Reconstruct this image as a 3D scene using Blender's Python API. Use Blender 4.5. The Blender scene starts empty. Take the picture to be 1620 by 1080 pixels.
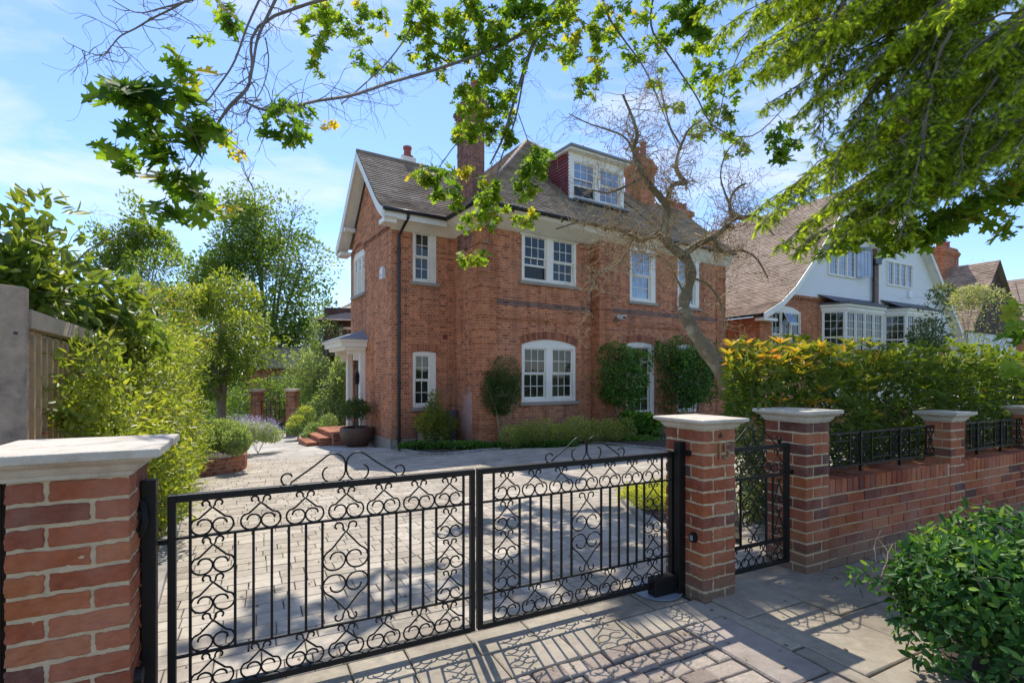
import bpy, math, random
import numpy as np
from mathutils import Vector
random.seed(7)
RNG = np.random.default_rng(11)
C = bpy.context.scene.collection
H = 1.41            # camera height
F, CU, HV = 810.0, 810.0, 595.0

# ---------------------------------------------------------------- survey helpers
def at(u, v, Y):
    return Vector(((u-CU)/F*Y, Y, H+(HV-v)/F*Y))
def gz(x, y):
    D = -.447*x+.894*y
    if D < 2.6: return 0.0
    if D < 3.4: return -.05*(D-2.6)**2/1.6
    return max(-.05*(D-3.0), -1.5)
def G(u, v):
    k = (u-CU)/F; a = (v-HV)/F
    Y = H/a
    for _ in range(60):
        Y = (H-gz(k*Y, Y))/a*.6+Y*.4
    return Vector((k*Y, Y, gz(k*Y, Y)))
# street frame: origin at the corner of the numbered pier, s along the street, n into the garden
PX, PY = 1.193, 3.19
def st(s, n, z=0.0):
    return Vector((PX+.894*s-.447*n, PY+.447*s+.894*n, z))
def st_inv(x, y):
    dx, dy = x-PX, y-PY
    return dx*.894+dy*.447, -dx*.447+dy*.894
STREET_ROT = math.atan2(.447, .894)
# house frame
HX, HY = -.831, 13.47
HOUSE_ROT = math.atan2(.538, .843)
def ht(u, b=0.0):
    k = (u-CU)/F
    return (k*(HY+.843*b)-HX+.538*b)/(.843-.538*k)
def hz(u, v, b=0.0):
    t = ht(u, b)
    return H+(HV-v)/F*(HY+.538*t+.843*b)
def hw(t, b, z=0.0):
    return Vector((HX+.843*t-.538*b, HY+.538*t+.843*b, z))

# ---------------------------------------------------------------- mesh builder
class MB:
    def __init__(self):
        self.v = []; self.f = []; self.t = []; self.cur = .5
    def tint(self, t=None):
        self.cur = random.random() if t is None else t
        return self
    def vert(self, p):
        self.v.append((p[0], p[1], p[2])); self.t.append(self.cur); return len(self.v)-1
    def poly(self, pts):
        self.f.append([self.vert(p) for p in pts])
    def box(self, x0, x1, y0, y1, z0, z1, j=0.0):
        r = (lambda: random.uniform(-j, j)) if j else (lambda: 0.0)
        i = [self.vert((x+r(), y+r(), z+r())) for z in (z0, z1) for y in (y0, y1) for x in (x0, x1)]
        for q in ((0,2,3,1),(4,5,7,6),(0,1,5,4),(2,6,7,3),(0,4,6,2),(1,3,7,5)):
            self.f.append([i[a] for a in q])
    def obox(self, c, ax, hx, hy, z0, z1):
        """box about centre c (x,y) with its long axis along unit 2-vector ax"""
        ay = (-ax[1], ax[0]); i = []
        for z in (z0, z1):
            for sy in (-1, 1):
                for sx in (-1, 1):
                    i.append(self.vert((c[0]+ax[0]*hx*sx+ay[0]*hy*sy, c[1]+ax[1]*hx*sx+ay[1]*hy*sy, z)))
        for q in ((0,2,3,1),(4,5,7,6),(0,1,5,4),(2,6,7,3),(0,4,6,2),(1,3,7,5)):
            self.f.append([i[a] for a in q])
    def block(self, c4, z0, z1, ch=.006, tilt=.0015):
        """paving block: c4 = four ground corners (counter-clockwise), chamfered top"""
        cx = sum(p[0] for p in c4)/4; cy = sum(p[1] for p in c4)/4
        dz = random.uniform(-tilt, tilt); gx = random.uniform(-tilt, tilt)*6; gy = random.uniform(-tilt, tilt)*6
        lo = [self.vert((p[0], p[1], z0)) for p in c4]
        mid = [self.vert((p[0], p[1], z1-ch+dz+gx*(p[0]-cx)+gy*(p[1]-cy))) for p in c4]
        top = []
        for p in c4:
            dx, dy = cx-p[0], cy-p[1]; L = math.hypot(dx, dy)
            q = (p[0]+dx/L*ch*1.4, p[1]+dy/L*ch*1.4)
            top.append(self.vert((q[0], q[1], z1+dz+gx*(q[0]-cx)+gy*(q[1]-cy))))
        n = len(c4)
        for i in range(n):
            j = (i+1) % n
            self.f.append([lo[i], lo[j], mid[j], mid[i]]); self.f.append([mid[i], mid[j], top[j], top[i]])
        self.f.append(top)
    def prism(self, pts, d):
        """extrude planar loop pts by vector d"""
        a = [self.vert(p) for p in pts]; b = [self.vert((p[0]+d[0], p[1]+d[1], p[2]+d[2])) for p in pts]
        n = len(pts)
        self.f.append(a[::-1]); self.f.append(b)
        for i in range(n):
            self.f.append([a[i], a[(i+1) % n], b[(i+1) % n], b[i]])
    def tube(self, pts, r, sides=6, cap=True):
        pts = [Vector(p) for p in pts]; n = len(pts)
        rr = r if isinstance(r, (list, tuple)) else [r]*n
        rings = []; ref = None
        for i, p in enumerate(pts):
            t = (pts[min(i+1, n-1)]-pts[max(i-1, 0)])
            if t.length < 1e-9: t = Vector((0, 0, 1))
            t.normalize()
            if ref is None:
                ref = Vector((0, 0, 1)) if abs(t.z) < .9 else Vector((1, 0, 0))
            ref = ref-t*ref.dot(t)
            if ref.length < 1e-6: ref = t.orthogonal()
            ref.normalize(); bi = t.cross(ref)
            rings.append([self.vert(p+(ref*math.cos(a)+bi*math.sin(a))*rr[i]) for a in [2*math.pi*k/sides for k in range(sides)]])
        for i in range(n-1):
            for k in range(sides):
                k2 = (k+1) % sides
                self.f.append([rings[i][k], rings[i][k2], rings[i+1][k2], rings[i+1][k]])
        if cap:
            self.f.append(rings[0][::-1]); self.f.append(rings[-1])
    def lathe(self, c, prof, sides=24):
        rings = [[self.vert((c[0]+r*math.cos(2*math.pi*k/sides), c[1]+r*math.sin(2*math.pi*k/sides), c[2]+z)) for k in range(sides)] for r, z in prof]
        for i in range(len(rings)-1):
            for k in range(sides):
                k2 = (k+1) % sides
                self.f.append([rings[i][k], rings[i][k2], rings[i+1][k2], rings[i+1][k]])
        self.f.append(rings[0][::-1]); self.f.append(rings[-1])
    def loft_rect(self, x0, x1, y0, y1, z, prof):
        """moulded cap: rectangle grown by o at height h for (o, h) in prof"""
        rings = [[self.vert(p) for p in ((x0-o, y0-o, z+h), (x1+o, y0-o, z+h), (x1+o, y1+o, z+h), (x0-o, y1+o, z+h))] for o, h in prof]
        for i in range(len(rings)-1):
            for k in range(4):
                k2 = (k+1) % 4
                self.f.append([rings[i][k], rings[i][k2], rings[i+1][k2], rings[i+1][k]])
        self.f.append(rings[0][::-1]); self.f.append(rings[-1])
    def build(self, name, mat, parent=None, smooth=False, bevel=0.0, loc=None, rough=None):
        me = bpy.data.meshes.new(name)
        me.from_pydata(self.v, [], self.f)
        V = np.array(self.v, dtype=np.float64)
        a = me.attributes.new('tint', 'FLOAT', 'POINT'); a.data.foreach_set('value', np.array(self.t, dtype=np.float32))
        uv = me.uv_layers.new(name='UVMap')
        n = len(me.polygons)
        nor = np.empty(n*3); me.polygons.foreach_get('normal', nor); nor = nor.reshape(-1, 3)
        tot = np.empty(n, dtype=np.int32); me.polygons.foreach_get('loop_total', tot)
        lv = np.empty(len(me.loops), dtype=np.int32); me.loops.foreach_get('vertex_index', lv)
        ln = np.repeat(nor, tot, axis=0); P = V[lv]
        ax = np.abs(ln)
        U = np.where(ax[:, 0] > ax[:, 1], P[:, 1], P[:, 0])
        W = np.where((ax[:, 2] > .95), P[:, 1], P[:, 2]*np.where(ax[:, 2] > .3, 1/np.sqrt(np.maximum(1-ax[:, 2]**2, .05)), 1))
        U = np.where(ax[:, 2] > .95, P[:, 0], U)
        uv.data.foreach_set('uv', np.stack([U, W], 1).astype(np.float32).ravel())
        if smooth: me.polygons.foreach_set('use_smooth', [True]*n)
        me.materials.append(mat)
        me.update()
        o = bpy.data.objects.new(name, me); C.objects.link(o)
        if parent is not None:
            o.parent = parent
            if parent.type == 'EMPTY' and 'zoff' in parent: o.location = (0, 0, parent['zoff'])
        if loc is not None: o.location = loc
        if bevel:
            m = o.modifiers.new('bevel', 'BEVEL'); m.width = bevel; m.segments = 2; m.limit_method = 'ANGLE'
        if rough:
            lv_, amp, sc_ = rough
            m = o.modifiers.new('dense', 'SUBSURF'); m.subdivision_type = 'SIMPLE'; m.levels = lv_; m.render_levels = lv_
            tx = bpy.data.textures.new('worn', 'CLOUDS'); tx.noise_scale = sc_; tx.noise_depth = 3
            m = o.modifiers.new('worn', 'DISPLACE'); m.texture = tx; m.strength = amp; m.mid_level = .5
        return o

def tag(o, label=None, cat=None, group=None, kind=None):
    if label: o['label'] = label
    if cat: o['category'] = cat
    if group: o['group'] = group
    if kind: o['kind'] = kind
    return o
def thing(name, label, cat, loc=(0, 0, 0), rot=0.0, group=None, worldz=False):
    o = bpy.data.objects.new(name, None); C.objects.link(o)
    o.location = loc; o.rotation_euler = (0, 0, rot)
    if worldz: o['zoff'] = -loc[2]
    o.empty_display_size = .3
    return tag(o, label, cat, group)
def copy_thing(o, loc, rot=None, label=None):
    c = o.copy(); C.objects.link(c); c.location = loc
    if rot is not None: c.rotation_euler = (0, 0, rot)
    if label: c['label'] = label
    for ch in o.children:
        d = ch.copy(); C.objects.link(d); d.parent = c
        for g in ch.children:
            e = g.copy(); C.objects.link(e); e.parent = d
    return c

# ---------------------------------------------------------------- materials
def new_mat(name):
    m = bpy.data.materials.new(name); m.use_nodes = True
    nt = m.node_tree; nt.nodes.clear()
    out = nt.nodes.new('ShaderNodeOutputMaterial')
    return m, nt, out
class N:
    """tiny node-graph helper"""
    def __init__(s, nt): s.nt = nt
    def __call__(s, typ, ins=None, **props):
        n = s.nt.nodes.new(typ)
        for k, v in props.items(): setattr(n, k, v)
        for k, v in (ins or {}).items():
            if isinstance(v, bpy.types.NodeSocket): s.nt.links.new(v, n.inputs[k])
            else: n.inputs[k].default_value = v
        return n
def rgba(c): return (c[0], c[1], c[2], 1.0)
def mixc(n, fac, a, b, mode='MIX'):
    m = n('ShaderNodeMix', data_type='RGBA', blend_type=mode)
    for idx, v in ((0, fac), (6, a), (7, b)):
        if isinstance(v, bpy.types.NodeSocket): n.nt.links.new(v, m.inputs[idx])
        else: m.inputs[idx].default_value = v if idx == 0 else rgba(v)
    return m.outputs[2]
def ramp(n, fac, stops):
    r = n('ShaderNodeValToRGB', {'Fac': fac}); cr = r.color_ramp
    while len(cr.elements) < len(stops): cr.elements.new(.5)
    for e, (p, c) in zip(cr.elements, stops):
        e.position = p; e.color = rgba(c)
    return r.outputs['Color']
def noise(n, vec, scale, detail=4, rough=.55):
    x = n('ShaderNodeTexNoise', {'Scale': scale, 'Detail': detail, 'Roughness': rough})
    if vec is not None: n.nt.links.new(vec, x.inputs['Vector'])
    return x.outputs['Fac']
def plain(name, col, rough=.6, metal=0.0, var=.12, scale=8.0, bump=0.0, bscale=60.0, spec=.5, dirt=None):
    m, nt, out = new_mat(name); n = N(nt)
    co = n('ShaderNodeTexCoord').outputs['Object']
    f = noise(n, co, scale)
    c = mixc(n, f, tuple(x*(1-var) for x in col), tuple(min(1, x*(1+var)) for x in col))
    if dirt:
        d = noise(n, co, scale*.37, 6, .7)
        d2 = ramp(n, d, [(.5, (0, 0, 0)), (.72, (1, 1, 1))])
        c = mixc(n, d2, c, dirt)
    b = n('ShaderNodeBsdfPrincipled', {'Base Color': c, 'Roughness': rough, 'Metallic': metal, 'Specular IOR Level': spec})
    if bump:
        bp = n('ShaderNodeBump', {'Strength': bump, 'Distance': .01, 'Height': noise(n, co, bscale, 6)})
        nt.links.new(bp.outputs['Normal'], b.inputs['Normal'])
    nt.links.new(b.outputs[0], out.inputs[0]); return m
def tinted(name, stops, rough=.8, bump=.5, bscale=70.0, big=.35, bigcol=(.5, .5, .5), distance=.006, spec=.3, grime=0.0):
    """colour from the 'tint' attribute, mottled by noise"""
    m, nt, out = new_mat(name); n = N(nt)
    co = n('ShaderNodeTexCoord').outputs['Object']
    a = n('ShaderNodeAttribute', attribute_name='tint').outputs['Fac']
    c = ramp(n, a, stops)
    f = noise(n, co, bscale*.35, 6, .65)
    c = mixc(n, .55, c, ramp(n, f, [(.3, (.45, .45, .45)), (.7, (1.0, 1.0, 1.0))]), 'MULTIPLY')
    g = noise(n, co, 2.3, 7, .68)
    dk = noise(n, co, 1.1, 7, .7)
    c = mixc(n, .8, c, ramp(n, dk, [(.36, (.62, .60, .57)), (.56, (1, 1, 1))]), 'MULTIPLY')
    gm = ramp(n, g, [(.42, (0, 0, 0)), (.75, (big, big, big))])
    c = mixc(n, gm, c, bigcol)
    if grime:
        zc = n('ShaderNodeSeparateXYZ', {0: co}).outputs[2]
        zz = n('ShaderNodeMath', {0: noise(n, co, 6, 4), 1: .22, 2: zc}, operation='MULTIPLY_ADD').outputs[0]
        c = mixc(n, ramp(n, zz, [(.16, (.8, .8, .8)), (grime, (0, 0, 0))]), c, (.19, .145, .105))
    b = n('ShaderNodeBsdfPrincipled', {'Base Color': c, 'Roughness': rough, 'Specular IOR Level': spec})
    bp = n('ShaderNodeBump', {'Strength': bump, 'Distance': distance, 'Height': noise(n, co, bscale, 8, .65)})
    nt.links.new(bp.outputs['Normal'], b.inputs['Normal'])
    nt.links.new(b.outputs[0], out.inputs[0]); return m
def brick_shader(name, c1, c2, mortar, w=.225, h=.075, ms=.010, squash=.5, freq=2, var=(.5, .6, .6), stain=(.30, .19, .13), bump=.6, rough=.85, haze=None):
    m, nt, out = new_mat(name); n = N(nt)
    uv = n('ShaderNodeTexCoord').outputs['UV']; ob = n('ShaderNodeTexCoord').outputs['Object']
    b = n('ShaderNodeTexBrick', {'Vector': uv, 'Color1': rgba((0, 0, 0)), 'Color2': rgba((1, 1, 1)), 'Mortar': rgba((.5, .5, .5)), 'Scale': 1.0,
          'Mortar Size': ms*.5, 'Mortar Smooth': .25, 'Bias': 0.0, 'Brick Width': w, 'Row Height': h})
    b.offset = .5; b.squash = squash; b.squash_frequency = freq; b.offset_frequency = 2
    rnd = b.outputs['Color']; fac = b.outputs['Fac']
    col = ramp(n, rnd, [(0, tuple(x*.72 for x in c2)), (.07, c2), (.5, c1), (.85, tuple(min(1, x*1.25) for x in c1)), (1, tuple(x*.8 for x in c2))])
    f = noise(n, ob, 30, 5)
    col = mixc(n, .4, col, ramp(n, f, [(.3, (.5, .5, .5)), (.7, (1, 1, 1))]), 'MULTIPLY')
    col = mixc(n, fac, col, mortar)
    g = noise(n, ob, .55, 6, .62)
    col = mixc(n, ramp(n, g, [(.50, (0, 0, 0)), (.74, (.5, .5, .5))]), col, stain)
    g2 = noise(n, ob, 1.3, 4, .6)
    mpv = n('ShaderNodeMapping', {'Vector': ob, 'Scale': (5.0, 5.0, .35)}).outputs[0]
    col = mixc(n, .6, col, ramp(n, noise(n, mpv, 1.0, 5, .6), [(.36, (.60, .55, .52)), (.52, (1, 1, 1))]), 'MULTIPLY')
    col = mixc(n, .5, col, ramp(n, g2, [(.35, (.78, .72, .68)), (.62, (1, 1, 1))]), 'MULTIPLY')
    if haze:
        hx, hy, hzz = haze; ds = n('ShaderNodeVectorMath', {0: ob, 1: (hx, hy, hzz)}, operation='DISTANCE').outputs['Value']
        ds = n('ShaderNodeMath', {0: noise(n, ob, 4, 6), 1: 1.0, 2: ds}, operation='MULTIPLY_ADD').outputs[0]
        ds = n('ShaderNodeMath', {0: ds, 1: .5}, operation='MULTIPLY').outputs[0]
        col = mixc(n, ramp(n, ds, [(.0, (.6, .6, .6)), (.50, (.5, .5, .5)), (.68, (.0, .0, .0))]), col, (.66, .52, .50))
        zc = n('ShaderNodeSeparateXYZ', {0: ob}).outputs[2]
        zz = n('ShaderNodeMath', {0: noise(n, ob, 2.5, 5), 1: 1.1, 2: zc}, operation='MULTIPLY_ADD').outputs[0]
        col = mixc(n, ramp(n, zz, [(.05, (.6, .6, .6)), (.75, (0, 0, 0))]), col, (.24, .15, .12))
    s = n('ShaderNodeBsdfPrincipled', {'Base Color': col, 'Roughness': rough, 'Specular IOR Level': .25})
    inv = n('ShaderNodeMath', {0: 1.0, 1: fac}, operation='SUBTRACT').outputs[0]
    ad = n('ShaderNodeMath', {0: noise(n, ob, 90, 4), 1: .3, 2: inv}, operation='MULTIPLY_ADD').outputs[0]
    bp = n('ShaderNodeBump', {'Strength': bump, 'Distance': .008, 'Height': ad})
    nt.links.new(bp.outputs['Normal'], s.inputs['Normal'])
    nt.links.new(s.outputs[0], out.inputs[0]); return m
def leaf_mat(name, stops, trans=.42, gloss=.45, tcol=(1.3, 1.25, .45), spec=.28):
    m, nt, out = new_mat(name); n = N(nt)
    a = n('ShaderNodeAttribute', attribute_name='tint').outputs['Fac']
    c = ramp(n, a, stops)
    d = n('ShaderNodeBsdfPrincipled', {'Base Color': c, 'Roughness': gloss, 'Specular IOR Level': spec})
    tc = mixc(n, 1.0, c, tcol, 'MULTIPLY')
    tc = mixc(n, 1.0, tc, (2.2, 2.2, 2.2), 'MULTIPLY')
    t = n('ShaderNodeBsdfTranslucent', {'Color': tc})
    mx = n('ShaderNodeMixShader', {0: trans, 1: d.outputs[0], 2: t.outputs[0]})
    nt.links.new(mx.outputs[0], out.inputs[0]); return m

RED = [(0, (.10, .038, .03)), (.12, (.18, .055, .037)), (.35, (.34, .088, .04)), (.55, (.45, .122, .046)), (.8, (.52, .175, .062)), (.92, (.33, .105, .06)), (1, (.13, .062, .05))]
M = {}
M['pier_brick'] = tinted('pier_brick', RED, .85, .8, 90, .4, (.46, .33, .26), .005, grime=.34)
M['mortar'] = plain('lime_mortar', (.58, .46, .29), .95, var=.25, scale=25, bump=.8, bscale=140)
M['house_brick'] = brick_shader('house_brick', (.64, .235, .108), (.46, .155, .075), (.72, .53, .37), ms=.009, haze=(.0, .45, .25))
M['stack_brick'] = brick_shader('stack_brick', (.34, .15, .10), (.22, .09, .07), (.36, .28, .24))
M['band_brick'] = brick_shader('band_brick', (.27, .15, .115), (.19, .10, .085), (.40, .33, .27), squash=1)
M['orange_brick'] = brick_shader('orange_brick', (.60, .205, .085), (.46, .145, .062), (.60, .44, .30))
M['bed_brick'] = brick_shader('bed_brick', (.42, .15, .08), (.28, .10, .06), (.5, .42, .3), squash=1)
M['arch_brick'] = tinted('arch_brick', [(0, (.26, .08, .045)), (.5, (.48, .17, .08)), (1, (.56, .22, .11))], .85, .5, 60, .1)
M['stone_cap'] = plain('cast_stone', (.60, .54, .44), .85, var=.2, scale=7, bump=.6, bscale=120, dirt=(.34, .26, .19))
M['sill_stone'] = plain('sill_stone', (.36, .31, .25), .85, var=.2, scale=4, bump=.3)
M['paint'] = plain('white_paint', (.90, .84, .73), .45, var=.03, scale=2, dirt=(.70, .66, .58))
M['render'] = plain('white_render', (.80, .80, .79), .85, var=.04, scale=1.2, bump=.35, bscale=25)
M['tile'] = tinted('clay_tile', [(0, (.27, .20, .16)), (.5, (.47, .375, .30)), (1, (.60, .50, .41))], .85, .4, 40, .3, (.44, .40, .35))
M['tile_brown'] = tinted('brown_tile', [(0, (.27, .18, .13)), (.5, (.47, .345, .255)), (1, (.60, .47, .36))], .85, .4, 40, .3, (.42, .34, .27))
M['hung_tile'] = tinted('hung_tile', [(0, (.20, .035, .035)), (1, (.30, .06, .05))], .6, .2, 40, .1)
M['dark_tile'] = tinted('dark_hung_tile', [(0, (.06, .035, .03)), (1, (.16, .09, .07))], .8, .3, 40, .1)
M['lead'] = plain('lead_sheet', (.24, .27, .31), .5, var=.2, scale=3)
M['black_iron'] = plain('black_iron', (.008, .008, .008), .45, spec=.3, var=.3, scale=30, bump=.15, bscale=160)
M['black_pipe'] = plain('black_pipe', (.012, .012, .014), .35, var=.2)
M['pot'] = plain('terracotta_pot', (.36, .10, .07), .7, var=.2)
M['bowl'] = plain('corten_bowl', (.10, .055, .035), .5, var=.35, scale=6, bump=.2)
M['glass'] = None
def glass(name, base, ior, rough=.02, wav=.25):
    m, nt, out = new_mat(name); n = N(nt)
    co = n('ShaderNodeTexCoord').outputs['Object']
    c = mixc(n, ramp(n, noise(n, co, 1.7, 3), [(.4, (0, 0, 0)), (.6, (1, 1, 1))]), base, tuple(x*.35 for x in base))
    b = n('ShaderNodeBsdfPrincipled', {'Base Color': c, 'Roughness': rough, 'IOR': ior, 'Coat Weight': .0})
    bp = n('ShaderNodeBump', {'Strength': wav, 'Distance': .004, 'Height': noise(n, co, 3.0, 2)})
    nt.links.new(bp.outputs['Normal'], b.inputs['Normal'])
    nt.links.new(b.outputs[0], out.inputs[0]); return m
M['glass'] = glass('window_glass', (.022, .026, .022), 1.6)
M['sky_glass'] = glass('sky_reflection_glass', (.16, .23, .36), 2.6)  # the blue sky reflection is put into the base colour
M['cream_wood'] = plain('fence_timber', (.52, .36, .19), .85, var=.3, scale=14, bump=.5, bscale=45, dirt=(.30, .25, .18))
M['grey_wood'] = plain('weathered_timber', (.46, .36, .25), .85, var=.25, scale=9, bump=.5, bscale=45)
M['concrete'] = plain('post_concrete', (.42, .315, .225), .95, var=.45, scale=14, bump=1.0, bscale=60, dirt=(.16, .13, .11))
M['bark'] = plain('tree_bark', (.20, .16, .12), .9, var=.35, scale=12, bump=.9, bscale=28)
M['grey_bark'] = plain('magnolia_bark', (.21, .165, .105), .9, var=.45, scale=9, bump=1.0, bscale=34, dirt=(.50, .46, .36))
M['twig'] = plain('pale_twig', (.46, .33, .18), .9, var=.3, scale=12)
M['oak_twig'] = plain('oak_twig', (.20, .17, .15), .9, var=.3, scale=12)
M['soil'] = plain('dark_soil', (.055, .04, .028), .95, var=.5, scale=9, bump=1, bscale=50)
M['grass'] = plain('lawn_green', (.09, .15, .03), .9, var=.3, scale=3, bump=.6, bscale=60)
M['red'] = plain('red_flower', (.7, .05, .03), .5)
M['numeral'] = plain('number_metal', (.30, .20, .11), .5, metal=.3)
M['camera_white'] = plain('camera_white', (.8, .8, .8), .35, var=.02)
M['slate'] = plain('slate_lid', (.10, .10, .12), .6, var=.2)
M['drive'] = tinted('drive_block', [(0, (.41, .355, .285)), (.5, (.52, .455, .365)), (1, (.62, .55, .445))], .9, .5, 60, .25, (.5, .46, .40), .003)
M['patio'] = tinted('pale_sandstone', [(0, (.50, .47, .42)), (1, (.62, .58, .52))], .85, .35, 40, .3, (.6, .55, .46), .003)
M['slab'] = tinted('grey_flagstone', [(0, (.33, .28, .21)), (1, (.48, .415, .315))], .85, .5, 45, .35, (.42, .38, .32), .004)
M['pink'] = tinted('pink_concrete', [(0, (.33, .275, .23)), (1, (.39, .33, .28))], .9, 1.0, 30, .4, (.40, .32, .28), .008)
M['sett'] = tinted('granite_sett', [(0, (.26, .20, .16)), (.5, (.42, .34, .275)), (1, (.55, .46, .37))], .8, 1.0, 60, .3, (.44, .38, .31), .012)
M['joint'] = plain('sandy_joint', (.11, .09, .065), .95, var=.4, scale=18, bump=.8, bscale=120, dirt=(.09, .11, .04))
M['kerb'] = tinted('kerb_stone', [(0, (.34, .32, .29)), (1, (.50, .47, .41))], .9, .6, 50, .2)
# ---------------------------------------------------------------- leaves
def tmpl(half, fold=.22, droop=.12, tip=0.0):
    """leaf from a right-hand outline (x, y): two folded halves"""
    R = [(x, y, abs(x)*fold-y*y*droop) for x, y in half]
    L = [(-x, y, z) for x, y, z in R[1:-1]]
    v = R+L; n = len(R); m = len(L)
    f = [list(range(n)), [0]+[n-1]+[n+m-1-i for i in range(m)]]
    return np.array(v), f, np.array([p[1]*tip for p in v])
OVAL = tmpl([(0, 0), (.13, .18), (.19, .45), (.14, .75), (0, 1)])
NARROW = tmpl([(0, 0), (.10, .2), (.145, .5), (.10, .78), (0, 1)], .3, .25)
ROUND = tmpl([(0, 0), (.25, .25), (.30, .55), (.16, .86), (0, 1)])
SMALL = (np.array([(0, 0, 0), (.24, .45, .06), (0, 1, -.05), (-.24, .45, .06)], dtype=float), [[0, 1, 2, 3]], np.zeros(4))
OAK = tmpl([(0, 0), (.03, .16), (.17, .10), (.30, .02), (.27, .16), (.40, .22), (.20, .30), (.15, .38), (.33, .40), (.55, .36), (.46, .52), (.58, .62), (.30, .60), (.16, .62), (.20, .74), (.32, .80), (.20, .86), (.12, .84), (.07, .92), (0, 1)], .18, .22)
def _shoot():
    v = []; f = []; t = []
    for k in range(10):
        y = .06+k*.095; L = .30*(1-.45*(k/9.0)**2)
        for q in range(4):
            a = q*math.pi/2+k*.9; cx, cz = math.cos(a), math.sin(a)
            i = len(v); px_, pz = -cz*.030, cx*.030
            v.extend([(px_, y, pz), (-px_, y, -pz), (cx*L*.75, y+L*.62, cz*L*.75)]); f.append([i, i+1, i+2]); t.extend([y*.55-.12, y*.55-.12, y*.6])
    return np.array(v, dtype=float), f, np.array(t)
def _sprig():
    v = []; f = []; t = []
    def quad(a, b, c):
        i = len(v); v.extend([a, b, c]); f.append([i, i+1, i+2]); t.extend([a[1]*.75-.1, b[1]*.75-.1, c[1]*.75])
    for k in range(15):
        y = .04+k*.062; L = .27*(1-.35*abs(k-6)/9.0)
        for s in (-1, 1):
            quad((0, y-.026, 0), (0, y+.026, 0), (s*L*.85, y+L*.55, .03-.12*L))
        if k % 2 == 0:
            quad((-.014, y, 0), (.014, y, 0), (0, y+L*.6, .11))
    for a in (-.5, 0, .5): quad((-.012, .93, 0), (.012, .93, 0), (a*.12, 1.05, 0))
    return np.array(v, dtype=float), f, np.array(t)
SPRIG = _sprig(); SHOOT = _shoot()

def norm(a): return a/np.maximum(np.linalg.norm(a, axis=1, keepdims=True), 1e-9)
def leaves(name, P, axis, up, size, tint, tpl, mat, parent=None, zoff=True):
    tv, tf, tt = tpl
    P = np.asarray(P, dtype=float); n = len(P)
    Y = norm(np.asarray(axis, dtype=float)); Z = np.asarray(up, dtype=float)
    X = norm(np.cross(Y, Z)+1e-6); Z = np.cross(X, Y)
    s = np.asarray(size).reshape(-1, 1, 1)
    V = P[:, None, :]+s*(tv[None, :, 0, None]*X[:, None, :]+tv[None, :, 1, None]*Y[:, None, :]+tv[None, :, 2, None]*Z[:, None, :])
    m = len(tv); V = V.reshape(-1, 3)
    me = bpy.data.meshes.new(name)
    me.vertices.add(len(V)); me.vertices.foreach_set('co', V.astype(np.float32).ravel())
    loops = np.concatenate([np.array(f) for f in tf]); tot = np.array([len(f) for f in tf])
    allv = (loops[None, :]+np.arange(n)[:, None]*m).ravel()
    me.loops.add(len(allv)); me.loops.foreach_set('vertex_index', allv.astype(np.int32))
    tots = np.tile(tot, n); starts = np.concatenate([[0], np.cumsum(tots)[:-1]])
    me.polygons.add(len(tots)); me.polygons.foreach_set('loop_start', starts.astype(np.int32))
    me.polygons.foreach_set('loop_total', tots.astype(np.int32))
    me.update(calc_edges=True)
    a = me.attributes.new('tint', 'FLOAT', 'POINT')
    T = np.clip(np.repeat(np.asarray(tint, dtype=float), m)+np.tile(tt, n), 0, 1)
    a.data.foreach_set('value', T.astype(np.float32))
    me.materials.append(mat)
    o = bpy.data.objects.new(name, me); C.objects.link(o)
    if parent is not None:
        o.parent = parent
        if 'zoff' in parent: o.location = (0, 0, parent['zoff'])
        else: o.location = (-parent.location.x, -parent.location.y, -parent.location.z)
    return o
def rnd_dirs(n): return norm(RNG.normal(size=(n, 3)))

# leaf colours (reflectance): tint 0 dark .. 1 bright young growth
M['leaf_oak'] = leaf_mat('oak_leaf', [(0, (.025, .06, .014)), (.45, (.08, .155, .022)), (.85, (.20, .28, .035)), (1, (.33, .27, .05))], .5, .6, spec=.2)
M['leaf_yellow'] = leaf_mat('jasmine_leaf', [(0, (.045, .085, .016)), (.5, (.15, .20, .035)), (1, (.34, .35, .07))], .4, .4)
M['leaf_laurel'] = leaf_mat('laurel_leaf', [(0, (.04, .085, .02)), (.5, (.14, .185, .035)), (.9, (.25, .27, .045)), (1, (.26, .15, .05))], .4, .4, spec=.35)
M['leaf_photinia'] = leaf_mat('photinia_leaf', [(0, (.028, .055, .013)), (.45, (.075, .125, .022)), (.72, (.17, .20, .032)), (.86, (.38, .24, .04)), (1, (.42, .17, .06))], .38, .35)
M['leaf_glossy'] = leaf_mat('glossy_leaf', [(0, (.02, .07, .018)), (.6, (.06, .15, .03)), (1, (.19, .30, .045))], .28, .45, spec=.22)
M['leaf_dark'] = leaf_mat('evergreen_leaf', [(0, (.025, .055, .018)), (.6, (.065, .115, .03)), (1, (.15, .19, .04))], .28, .4)
M['leaf_conifer'] = leaf_mat('conifer_needle', [(0, (.022, .042, .010)), (.4, (.10, .155, .02)), (1, (.40, .48, .055))], .46, .6, spec=.2)
M['leaf_tree'] = leaf_mat('tree_leaf', [(0, (.03, .07, .018)), (.5, (.09, .15, .03)), (1, (.22, .27, .05))], .42, .5)
M['leaf_varieg'] = leaf_mat('variegated_leaf', [(0, (.05, .085, .035)), (.5, (.16, .19, .08)), (1, (.42, .42, .24))], .3, .5)
M['leaf_silver'] = leaf_mat('silver_leaf', [(0, (.09, .14, .06)), (.5, (.19, .26, .12)), (1, (.32, .36, .2))], .35, .6)
M['leaf_brown'] = leaf_mat('buxus_leaf', [(0, (.07, .11, .025)), (.6, (.21, .26, .06)), (1, (.42, .44, .13))], .35, .45)
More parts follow.
